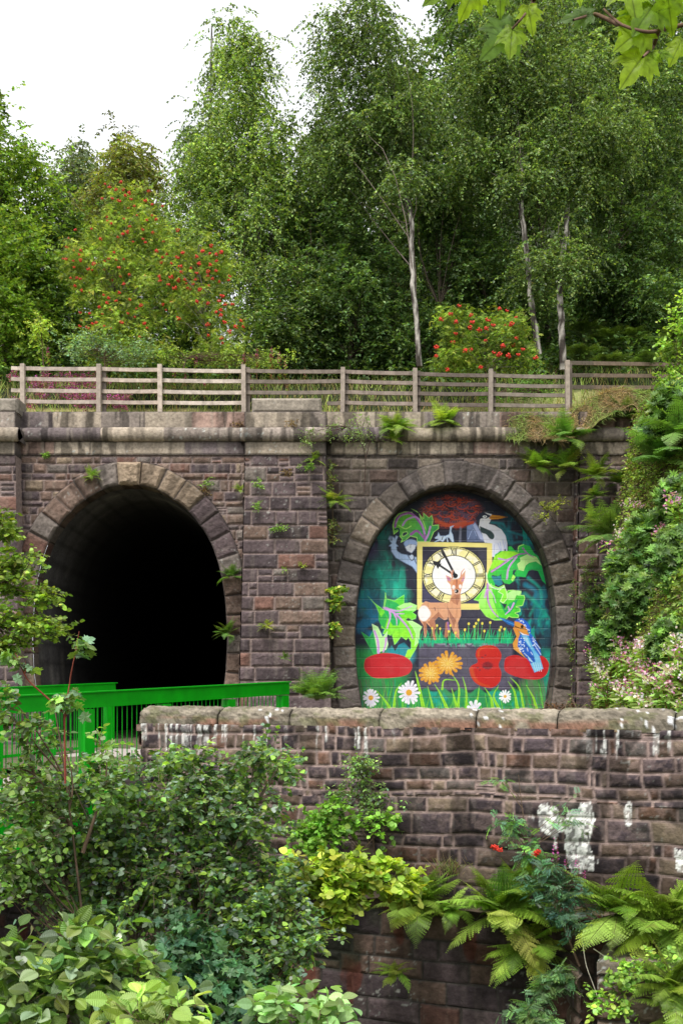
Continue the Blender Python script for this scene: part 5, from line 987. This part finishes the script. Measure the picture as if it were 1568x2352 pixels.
# ------------------------------------------------------------ the bank on the right
# rhododendron-like bushes: whorls of long dark leaves
def rhodo(label,c,rx,ry,n,lf,cols,group='glossy evergreen bushes on the bank'):
    p=hit(*c); Y=p[1]-.35; root=thing('evergreen_bush',label,'shrub',p,group); m=M(); f=M()
    B_=[(W(c[0],c[1],Y),rx/FO*Y,.45,ry/FO*Y)]; C=blob_pts(B_,n); L=lf
    for q_ in C[::4]: m.tube([p+np.array([0,.2,-.2]),(p+q_)/2+np.array([0,0,-.1]),q_],[.02,.012,.006],4,(.12,.08,.05))
    m.build('stem',BARK,root); k=9; n=len(C)
    ax=unit(rng.normal(size=(n,3))*.45+np.array([-.2,-.6,.75])); u=unit(np.cross(ax,(.3,.9,.1))); w_=np.cross(ax,u)
    a=(np.arange(k)/k*2*PI)[None]+rng.uniform(0,6,(n,1)); el=rng.uniform(.1,.7,(n,k))
    A=(np.cos(a)*np.cos(el))[...,None]*u[:,None]+(np.sin(a)*np.cos(el))[...,None]*w_[:,None]+np.sin(el)[...,None]*ax[:,None]
    cc=pal(n,cols,.28); inst(f,TL,np.repeat(C,k,0),A.reshape(-1,3),np.repeat(ax,k,0),rng.uniform(.7,1.2,n*k)*L,np.repeat(cc,k,0),wid=np.full(n*k,L*1.15))
    f.build('foliage',LEAF,root); return root
RH=[(.10,.18,.04),(.065,.125,.03),(.14,.23,.055),(.04,.08,.022)]
for lb,c,rx,ry,n in (('glossy dark bush in the middle of the bank, widest of the evergreens',(1480,1380),95,80,420),('glossy evergreen bush at the right edge level with the mural clock',(1560,1290),70,80,300),
 ('evergreen bush low on the bank above the pink balsam',(1420,1470),70,50,260),('leafy evergreen bush beside the corner pilaster at mid height',(1390,1400),45,60,170),('evergreen bush at the right edge above the balsam',(1545,1480),60,60,240),
 ('upper evergreen bush on the bank under the big ferns',(1500,1240),75,70,280),('deep green bush filling the hollow at the top of the bank',(1450,1310),65,55,240),('high leafy bush on the bank at the right edge under the fern',(1560,1150),60,60,220),('leafy bush crowning the bank at the right edge just below the turning fence',(1550,930),60,50,240),('leafy evergreen bush between the turf and the big ferns at the right edge',(1500,990),40,40,120)):
    rhodo(lb,c,rx,ry,int(n*1.7),.118,RH)
# balsam: tall leafy stems topped with pink flowers
def balsam(seed,pink,H,label,group,loc):
    g=np.random.default_rng(seed); root=thing('balsam_plant',label,'wild flower',loc,group); L=np.array(loc,float); m=M();f=M();fl=M()
    for s in range(3):
        a=g.uniform(0,6); top=L+np.array([math.cos(a)*.18*H,math.sin(a)*.18*H-.05,H*g.uniform(.75,1.05)]); b=L+.03*g.normal(size=3); P=np.linspace(b,top,7); P[:,2]+=.04*np.sin(np.linspace(0,PI,7)); m.tube(P,np.linspace(.009,.004,7),5,(.25,.07,.045))
        n=26; t=g.uniform(.15,1,n); p=b+(top-b)*t[:,None]; aa=g.uniform(0,2*PI,n); A=np.stack([np.cos(aa),np.sin(aa),g.uniform(-.3,.7,n)],-1); inst(f,TL,p,A,np.array([0,0,1.])+.4*g.normal(size=(n,3)),.19*g.uniform(.7,1.2,n),pal(n,[(.2,.31,.07),(.14,.23,.05),(.25,.36,.12)],.2),wid=.24*g.uniform(.7,1.2,n))
        n=26; c=top+g.normal(size=(n,3))*np.array([.075,.075,.06])*H; A=rdir(n,g); fl=M(); inst(fl,TOW,c,A,rdir(n,g),.042*g.uniform(.7,1.3,n),pal(n,pink,.15)); fl.build('flower_head',PETAL,root)
    m.build('stem',LEAFDULL,root);f.build('foliage',LEAF,root); return root
PK=[(.75,.36,.6),(.62,.22,.45),(.85,.6,.75)]; WH=[(.85,.75,.8),(.75,.5,.65),(.9,.85,.85)]
pro=[]; spots=[]
r2=np.random.default_rng(31)
def bank_base(x,y): p=hit(x,y); return p
for k in range(50):
    if k<42: x=r2.uniform(1330,1575);y=r2.uniform(1500,1660)
    else: x=r2.uniform(1440,1575);y=r2.uniform(1120,1260)
    spots.append((x,y+38))
spots+=[(1395,1345),(1420,1330),(1330,1640),(1350,1610),(1345,1570),(1370,1530),(1470,1330)]
for k,(x,y) in enumerate(spots):
    p=hit(x,y); p=p+np.array([-.12,-.2,-.25])
    lb='pink balsam plant crowding the foot of the bank beyond the parapet' if y>1480 else 'pink balsam plant high on the bank among the evergreens'
    gp='balsam plants at the foot of the bank' if y>1480 else 'balsam plants high on the bank'
    if k<4: o=balsam(60+k,PK if k%2 else WH,.85,lb,gp,p); pro.append(o)
    else: o=dup(pro[k%4],p,r2.uniform(0,6),r2.uniform(.75,1.15),lb,gp)
shrub('climbing_plant','green creeper hanging down the joint between painted arch and corner pilaster','climbing plant',[[(1325,1640,26.6),(1330,1500,26.6),(1318,1400,26.7),(1322,1300,26.7)]],[(1328,1560,26.5,14,60,.12),(1318,1470,26.6,12,60,.1),(1325,1370,26.6,10,50,.1),(1320,1630,26.4,20,30,.15),(1350,1330,26.2,20,60,.15)],70,.2,6,7,.05,[(.11,.19,.04),(.07,.13,.03),(.16,.13,.06)],T=TQ,lim=3)
shrub('shrub','pale yellow-green sprig with tiny leaves over the right of the painted arch ring','sapling',[[(1312,1150,26.8),(1290,1160,26.6),(1240,1170,26.5)]],[(1270,1160,26.5,42,14,.15),(1245,1185,26.5,14,8,.1)],22,.16,5,6,.05,YEL,T=TQ,lim=2,r0=.008)
shrub('shrub','bright yellow-green leaves growing from the wall right of the central pilaster, upper tuft','sapling',[[(755,1400,26.6),(770,1375,26.5)]],[(772,1372,26.4,26,24,.15)],16,.15,5,6,.085,YEL+FERNC,T=TOW,lim=2,r0=.008)
shrub('shrub','yellow-green leaf tuft below the upper one on the wall right of the pilaster','sapling',[[(758,1450,26.6),(768,1440,26.5)]],[(768,1438,26.4,16,18,.12)],9,.13,5,5,.08,YEL+FERNC,T=TOW,lim=2,r0=.008)
shrub('shrub','wispy dark-stemmed sapling rooted in the cornice beside the central pilaster','sapling',[[(836,1128,26.6),(840,1050,26.5),(824,985,26.4),(812,950,26.4)],[(838,1060,26.5),(850,1010,26.4),(846,985,26.4)],[(826,1000,26.4),(790,975,26.3)]],[(825,975,26.4,35,25,.3),(770,985,26.3,45,25,.3),(720,1010,26.2,25,30,.2),(830,1005,26.3,40,14,.2)],48,.26,5,6,.045,[(.15,.22,.08),(.11,.17,.05)],T=TQ,lim=1,r0=.014,twr=.002,col=(.09,.06,.05))
shrub('climbing_plant','straggly creeper with browning leaves in the corner right of the central pilaster','climbing plant',[[(762,1240,26.7),(764,1180,26.7),(760,1090,26.7)]],[(765,1210,26.6,12,40,.12),(760,1100,26.6,10,40,.1)],24,.18,5,7,.05,[(.2,.14,.06),(.14,.19,.05),(.1,.16,.04)],T=TQ,lim=3)
for lb,x,y,r_ in (('small grass tuft on the sloping face of the central pilaster near the top',592,1110,10),('small green weed on the central pilaster upper left',590,1160,9),('bright low plant on the pilaster course in the middle',640,1212,22),('dried plant tuft under the pilaster frieze',658,1085,9),('green weed on the rubble wall right above the open arch',478,1105,14),('dried weed on the wall right of the open arch crown',470,1125,10),('small weed on the left frieze above the open arch',105,1045,6),('leafy weed on the block band at the pilaster corner',712,1070,16),('dry grass tuft on the pilaster block above the cornice',672,972,12),('dry tuft on the parapet left of the pilaster',545,975,9)):
    g=M(); p=W(x,y,26.9 if x<560 or x>750 else 26.3); root=thing('wall_weed',lb,'weed',p); n=14 if r_<15 else 26; C=np.array(p)+rng.normal(size=(n,3))*np.array([r_*.012/2,.02,.03 if r_>15 else r_*.006])
    dry='dr' in lb; twigs(g,None,C,np.full(n,.08),3,5,.04,[(.24,.17,.08),(.2,.12,.06)] if dry else [(.16,.27,.05),(.11,.2,.04)],TQ,.3,.8); g.build('foliage',LEAF,root)
# dry grass and moss on the turf
m=M(); n=10000; uu=rng.uniform(.12,1,n); vv=rng.uniform(.05,.97,n); P=turf_p(uu,vv)+np.array([0,-.01,.02]); A=unit(np.stack([rng.normal(size=n)*.5,-.5-.6*rng.random(n),.5-1.1*vv+.25*rng.normal(size=n)],-1)); S=.26*rng.uniform(.4,1.3,n)
gr=vn(uu*14,vv*4,44)[:,None]; C=pal(n,[(.40,.28,.13),(.30,.22,.09),(.2,.14,.07),(.46,.35,.19)],.25)*(gr<.55)+pal(n,[(.12,.17,.04),(.15,.19,.05),(.09,.13,.03)],.25)*(gr>=.55)
inst(m,TB,P,A,rdir(n)*.4+np.array([0,-1,.5]),S,C,wid=S*.7); m.build('dry_grass',LEAFDULL,kind='stuff')
m=M(); P=[]
for k in range(5200):
    x=rng.uniform(1345,1600); y=rng.uniform(930,1640) if k%4 else rng.uniform(930,1150); P.append(hit(x,y) if k%1==0 else None)
P=np.array(P[:]); P=P[P[:,1]<26.8]
twigs(m,None,P[:2600]+np.array([-.03,-.05,.02]),np.full(min(2600,len(P)),.16),3,5,.07,[(.15,.22,.04),(.10,.16,.03),(.2,.25,.06),(.26,.2,.1)],TQ,.3,.7); 
n=5200; X=rng.uniform(5,16,n); Y=rng.uniform(14,27,n); Z=bankz(X,Y); k=(X/Y*FO+CX>1540); Q=np.stack([X,Y-.05,Z+.05],-1)[k]; twigs(m,None,Q,np.full(len(Q),.34),4,7,.11,[(.12,.19,.035),(.08,.14,.03),(.16,.22,.05)],TQ,.3,.7)
m.build('bank_herbs',LEAFDULL,kind='stuff')
shrub('shrub','light green leafy branch leaning in at the right edge above the fence','shrub',[[(1640,1050,25),(1580,900,25),(1545,780,25)]],[(1555,800,25,40,60,.6),(1580,720,25,40,50,.5),(1545,900,25,45,50,.5),(1575,960,24.5,40,50,.5)],75,.35,6,7,.075,[(.16,.26,.05),(.12,.2,.04),(.22,.32,.06)],T=TOW,lim=2)
# dead twigs at the foot of the arch
m=M(); root=thing('twig_heap','small heap of dry brown twigs and leaves at the foot of the painted arch','twig heap',W(1290,1640,25.5))
for k in range(40): a=W(rng.uniform(1235,1330),1640,25.5+rng.uniform(-.4,.4)); b=a+np.array([rng.uniform(-.5,.5),rng.uniform(-.3,.3),rng.uniform(.03,.4)]); m.tube([a,(a+b)/2+np.array([0,0,.1]),b],[.008,.006,.003],4,(.24,.16,.12))
f=M(); n=160; P=np.array([W(rng.uniform(1250,1320),1638-rng.random()*22,25.3) for _ in range(n)]); inst(f,TO,P,rdir(n),rdir(n),.06*np.ones(n),pal(n,[(.22,.12,.06),(.13,.08,.05)],.3)); m.build('twigs',BARK,root); f.build('dead_leaves',LEAFDULL,root)
# ------------------------------------------------------------ plants on and before the front wall
shrub('shrub','small-leaved sapling sprouting from the front wall left of the white patch','sapling',[[(860,1960,15.1),(845,1830,15.0),(820,1740,15.0)],[(845,1850,15.0),(880,1830,14.9)]],[(825,1750,14.9,28,30,.2),(840,1810,14.9,34,40,.25),(870,1850,14.8,45,25,.25),(795,1835,14.8,40,30,.25),(830,1770,14.9,36,36,.25)],50,.2,5,6,.05,[(.11,.19,.05),(.15,.25,.06),(.09,.13,.08)],lim=1,r0=.012,twr=.0018)
shrub('shrub','bright green leaf spray below the sapling on the front wall','shrub',[[(800,1990,14.7),(880,1900,14.6)]],[(780,1870,14.6,60,30,.25),(720,1910,14.4,60,50,.3),(890,1890,14.6,40,20,.2)],45,.24,6,7,.07,[(.15,.28,.04),(.10,.2,.03)],T=TOW,lim=2,r0=.012)
shrub('shrub','yellow-green branch with broad glowing leaves along the ledge','shrub',[[(660,2100,13.2),(760,2010,13.2),(900,2020,13.4),(950,2050,13.5)],[(760,2010,13.2),(700,1970,13.0)]],[(760,1990,13.1,70,18,.3),(850,2005,13.2,90,18,.3),(690,2035,13,60,22,.3),(920,2035,13.3,60,16,.25),(770,2090,13,24,46,.2),(660,1995,12.9,50,14,.25),(800,2050,13,60,12,.25)],72,.26,5,7,.10,[(.20,.275,.035),(.14,.21,.03),(.27,.32,.045)],T=TOW,lim=1,r0=.016)
rs=shrub('rowan_sapling','young rowan with two red berry bunches in front of the white stain on the wall','sapling',[[(1235,2100,14.0),(1215,1960,13.9),(1200,1870,13.9),(1190,1780,13.9)]],[(1180,1895,13.8,45,35,.25),(1215,1935,13.8,40,35,.25),(1160,1880,13.8,25,16,.2),(1225,1980,13.8,26,30,.2),(1165,1800,13.9,30,12,.15),(1300,1895,13.8,30,18,.15),(1310,1860,13.9,18,20,.15)],26,.16,3,3,.13,[(.10,.2,.08),(.12,.25,.05),(.08,.16,.1)],T=TP,lim=1,r0=.014,up=.1)
berries(rs,[W(x,y,13.6) for x,y in((1139,1948),(1145,1952),(1133,1945),(1230,1960),(1235,1956),(1226,1964))],BSM,(.85,1.1))
shrub('shrub','blue-green rowan foliage on the ledge between the two groups of ferns','shrub',[[(1330,2220,13.3),(1290,2120,13.3),(1260,2000,13.4)]],[(1290,2060,13.3,50,60,.3),(1310,2100,13.2,40,30,.25),(1240,2020,13.4,40,30,.25),(1270,2000,13.5,50,22,.2)],28,.2,4,4,.14,[(.045,.11,.075),(.06,.13,.07),(.05,.10,.04)],T=TP,lim=1,r0=.018)
shrub('shrub','dull green shoots at the bottom of the dark wall left of the pier','shrub',[[(1260,2352,13.2),(1265,2280,13.1)]],[(1265,2260,13.1,40,30,.25),(1230,2330,13.0,50,30,.25)],26,.2,5,4,.14,[(.06,.12,.05),(.09,.15,.05)],T=TP,lim=1,r0=.01)
wf=spike('willowherb','pink willowherb spike leaning before the white stain on the front wall','wild flower',W(1275,2080,13.5),.85,[(.6,.14,.5),(.45,.1,.3)],[(.09,.16,.06)],'willowherbs on the front wall ledge',4,.45,30)
for x,y,s in((1300,2090,.8),(1325,2080,.75),(1340,2100,.7)): dup(wf,W(x,y,13.5),rng.uniform(0,6),s)
shrub('climbing_plant','small-leaved creeper hanging over the broken pier cap','climbing plant',[[(1440,2200,12.5),(1420,2290,12.4),(1400,2330,12.4)]],[(1430,2240,12.4,25,50,.15),(1400,2310,12.3,40,25,.15),(1500,2230,12.4,40,30,.2)],30,.18,4,6,.06,[(.12,.22,.04),(.2,.3,.05)],T=TOW,lim=2,r0=.006)
m=M(); 
for pts in ([(1338,2170),(1345,2220),(1365,2270),(1380,2320),(1395,2360)],[(1362,2180),(1400,2205),(1430,2222)]): m.tube(curve([W(x,y,12.9) for x,y in pts],16),.006,5,(.6,.55,.45))
o=m.build('bare_root',BARK,label='pale bare root dangling down the dark wall beside the pier',cat='root')
m=M(); n=420; P=np.array([W(rng.uniform(1000,1200),2005+rng.uniform(-16,12),14.75) for _ in range(n)]); blades(m,P,.2,[(.2,.15,.08),(.12,.17,.04),(.28,.22,.12)],.8,.7); m.build('ledge_grass',LEAFDULL,kind='stuff')
# ------------------------------------------------------------ shrubs in the foreground
ALL=[(.065,.12,.045),(.045,.085,.035),(.11,.18,.035),(.15,.20,.15),(.085,.15,.05),(.16,.26,.04)]; TOW2=T_ovate(.78,.1); TPL=T_pleat(.66)
shrub('alder_shrub','big dark alder shrub with small round leaves spreading across the lower left','shrub',
 [[(330,2700,9.6),(340,2350,9.6),(300,2120,9.6),(260,1960,9.6)],[(340,2400,9.6),(450,2150,9.7),(560,1900,9.9),(640,1760,10)],[(340,2350,9.6),(200,2150,9.4),(120,2000,9.4)],[(380,2350,9.7),(560,2180,9.8),(680,2150,9.9)]],
 [(400,1765,9.8,120,42,.6),(560,1745,9.9,90,32,.5),(640,1760,10,50,20,.3),(330,1870,9.7,130,70,.7),(520,1860,9.8,130,80,.7),(180,1950,9.5,160,90,.7),(420,1990,9.7,160,80,.7),(560,2010,9.8,90,60,.5),(120,1830,9.5,110,60,.6),(250,2080,9.6,160,70,.6),(500,2130,9.8,110,70,.6),(620,2180,9.9,70,60,.4)],
 310,.27,7,10,.058,ALL,T=TOW2,droop=.2,r0=.03,twr=.003,lim=2,col=(.2,.16,.12))
shrub('alder_shrub','arching alder sprays hanging low in front of the dark wall at bottom centre','shrub',[[(560,2600,8.8),(600,2330,8.9),(660,2200,9.0)]],
 [(640,2080,9.2,60,50,.4),(660,2180,9.0,60,45,.35),(600,2260,8.9,50,40,.35),(720,2150,9.1,26,22,.2),(560,2130,9.1,60,40,.4)],90,.24,6,8,.055,ALL,T=TOW2,r0=.016,lim=2)
shrub('alder_shrub','thin leafy shrub straggling up in front of the green bridge railings at the left','shrub',[[(215,2700,8.9),(200,2200,8.9),(165,1900,8.9),(140,1700,8.9),(120,1600,8.9)],[(165,1900,8.9),(60,1750,8.8)],[(190,1960,8.9),(250,1780,9.0)]],
 [(60,1790,8.8,50,60,.4),(90,1690,8.9,30,50,.3),(60,1900,8.8,100,50,.5),(225,1730,9,26,50,.3),(250,1800,9.1,50,40,.35),(20,1650,8.8,26,50,.3),(40,2010,8.8,80,70,.5),(120,1850,8.8,40,40,.3)],85,.2,5,8,.058,[(.09,.16,.035),(.13,.22,.04),(.06,.11,.03),(.12,.15,.09)],T=TOW2,r0=.02,lim=2,twr=.002)
shrub('maple_sapling','young maple with red stalk standing against the dark tunnel mouth','sapling',[[(150,1800,8.2),(148,1640,8.2),(165,1540,8.2),(182,1450,8.2)],[(150,1640,8.2),(60,1560,8.1),(35,1500,8.1)]],[(150,1600,8.2,28,40,.12),(182,1480,8.2,22,30,.1),(35,1520,8.1,34,30,.12)],9,.13,3,3,.085,[(.10,.17,.09),(.13,.22,.05),(.09,.15,.07)],T=TM,droop=.4,r0=.010,lim=1,col=(.22,.06,.04),twr=.0016)
shrub('beech_branch','light yellow-green leafy branches reaching in from the left edge across the tunnel','branch',[[(-120,1400,11.5),(0,1440,11.5),(110,1470,11.4)],[(-120,1300,11.5),(20,1350,11.5),(100,1370,11.5)],[(-100,1250,11.5),(20,1200,11.5)]],
 [(20,1215,11.5,28,40,.3),(40,1290,11.5,50,22,.3),(70,1370,11.5,66,14,.3),(20,1340,11.5,40,30,.35),(20,1420,11.5,60,24,.35),(100,1440,11.4,70,16,.3),(10,1480,11.4,50,28,.3)],100,.22,5,8,.052,[(.17,.235,.035),(.12,.18,.03),(.075,.13,.022)],T=TOW,lim=1,r0=.014,droop=.15,flat=.3)
shrub('ivy_shrub','dark lobed leaves in the shade below the alder, bottom centre left','shrub',[[(480,2600,8.6),(450,2350,8.6),(430,2200,8.6)]],[(430,2160,8.7,80,50,.4),(500,2250,8.6,90,60,.4),(380,2280,8.5,90,60,.4),(560,2310,8.6,60,50,.35)],90,.24,4,5,.10,[(.035,.085,.045),(.045,.10,.04),(.06,.12,.05)],T=TM,droop=.5,r0=.014,lim=2)
shrub('hazel_shrub','bright green broad-leaved shrub close to the camera in the bottom left corner','shrub',[[(60,2900,5.0),(120,2400,5.0),(200,2180,5.0)],[(120,2450,5.0),(330,2240,5.1)],[(60,2500,5),(20,2250,4.9)]],
 [(70,2330,4.9,110,50,.3),(200,2200,5.0,60,70,.22),(150,2270,5.0,120,60,.3),(310,2250,5.1,60,50,.22),(30,2230,4.9,50,60,.2),(360,2320,5,70,40,.25)],56,.17,5,5,.088,[(.11,.18,.035),(.15,.23,.045),(.075,.13,.035),(.15,.2,.12)],T=TPL,droop=.25,r0=.011,lim=1,twr=.0018,up=1.0,side=.6)
shrub('hazel_shrub','very bright serrated leaves nearest the camera at the bottom edge','shrub',[[(330,2700,3.6),(360,2420,3.6),(400,2300,3.6)]],[(380,2330,3.6,110,28,.1),(280,2345,3.6,80,22,.1)],13,.12,3,3,.078,[(.17,.24,.06),(.13,.2,.045)],T=TPL,droop=.2,r0=.006,lim=1,twr=.0015,up=.3,side=.6)
shrub('hazel_shrub','light leaf tips poking up at the bottom edge in front of the dark wall','shrub',[[(640,2800,4.8),(650,2400,4.8),(640,2310,4.8)],[(760,2500,4.8),(730,2370,4.8)]],[(630,2320,4.8,50,22,.15),(740,2340,4.8,70,22,.15)],22,.14,4,4,.075,[(.13,.22,.06),(.18,.27,.11)],T=TPL,r0=.008,lim=1,up=.6)
# ------------------------------------------------------------ sycamore branches overhead, close to the camera
def branch(label,stems,leaves,Y,col=(.16,.10,.07)):
    root=thing('sycamore_branch',label,'branch',W(*stems[0][0],Y)); m=M()
    for s in stems: P=curve([W(x-14,y,Y+.05*math.sin(i*2)) for i,(x,y) in enumerate(s)],20); m.tube(P,np.linspace(.006,.0028,20),6,col)
    m.build('twig',BARK,root,sm=True)
    for (x,y,tx,ty,c,nz) in leaves:
        p=W(x-14,y,Y+rng.uniform(-.03,.03)); e=W(tx-14,ty,Y+rng.uniform(-.05,.02)); f=M(); V0,F0=TMF; 
        inst(f,TMF,p[None],(e-p)[None],np.array([[nz,-1,.35]]),np.array([np.linalg.norm(e-p)/1.05]),c,wid=np.array([np.linalg.norm(e-p)*.78])); n=len(V0)
        # pale veins: greener in between
        C=f.C[0].copy(); an=np.arctan2(V0[:,0],V0[:,1]-.02); rr_=np.hypot(V0[:,0],V0[:,1]-.02); vd=np.min([np.abs(rr_*np.sin(an-k_)) for k_ in(-1.45,-.72,0,.72,1.45)],0); C=np.array(c)*(.78+.4*fbm(V0[:,0]*6+x,V0[:,1]*6,3,3))[:,None]*(1-.55*np.clip(1-vd/.03,0,1))[:,None]; f.C=[C]; f.build('leaf',SYC,root,sm=True)
def T_maplefine():
    V0,F0=T_maple(); O=V0[1:]; V=[V0[0]];F=[]; n=len(O); rings=7; per=6
    out=[]
    for i in range(n):
        a=O[i];b=O[(i+1)%n]
        for k in range(per): t=k/per; p=a+(b-a)*t; j=.018*((k%3)-1); p=p*(1+j); out.append(p)
    out=np.array(out); N=len(out)
    for r in range(1,rings+1): t=r/rings; q_=V0[0]+(out-V0[0])*t; q_[:,2]=-.30*(q_[:,0]**2)-.22*np.maximum(0,q_[:,1]-.3)**2+.03*np.sin(9*q_[:,0])*np.cos(8*q_[:,1])+.03*np.abs(np.sin(np.arctan2(q_[:,0],q_[:,1]-.1)*3.5)); V.extend(q_)
    for i in range(N): F.append((0,1+i,1+(i+1)%N))
    for r in range(rings-1):
        for i in range(N): a=1+r*N+i;b=1+r*N+(i+1)%N; F+=[(a,a+N,b+N),(a,b+N,b)]
    return np.array(V),np.array(F)
TMF=T_maplefine(); SYC=mat('sycamore_leaf',rough=.45,spec=.3,trans=.7,mottle=.22,mscale=60,bump=.3,bscale=120,dist=.002)
g1=(.34,.50,.04);g2=(.22,.36,.035);g3=(.15,.26,.07)
branch('backlit sycamore twig with drooping leaves at the top, left of the corner spray',[[(1260,-60),(1240,0),(1215,38),(1190,65)],[(1240,0),(1210,-30),(1100,-30)]],[(1195,58,1120,132,g3,.6),(1190,62,1185,128,g1,0),(1225,12,1238,80,g1,-.2),(1160,-30,1165,42,g2,.2),(1110,-40,1068,50,g1,.3),(1070,-30,1035,10,g1,.2),(1060,-45,985,5,g2,.2)],2.9)
branch('backlit sycamore spray with large pale green leaves in the top right corner',[[(1640,40),(1560,62),(1500,75),(1440,58),(1400,20)],[(1525,70),(1515,105),(1490,130)],[(1440,58),(1380,30),(1330,45)]],[(1470,20,1435,95,g1,.3),(1500,60,1425,110,g1,.2),(1500,115,1440,195,g1,.1),(1510,118,1520,168,g1,-.2),(1530,120,1565,130,g2,-.3),(1375,32,1295,42,g3,.9),(1545,-20,1560,85,g2,-.3),(1450,-50,1480,40,g1,.1),(1515,10,1470,70,g2,0),(1580,90,1550,150,g1,-.1),(1330,-50,1350,10,g1,.1)],2.7)
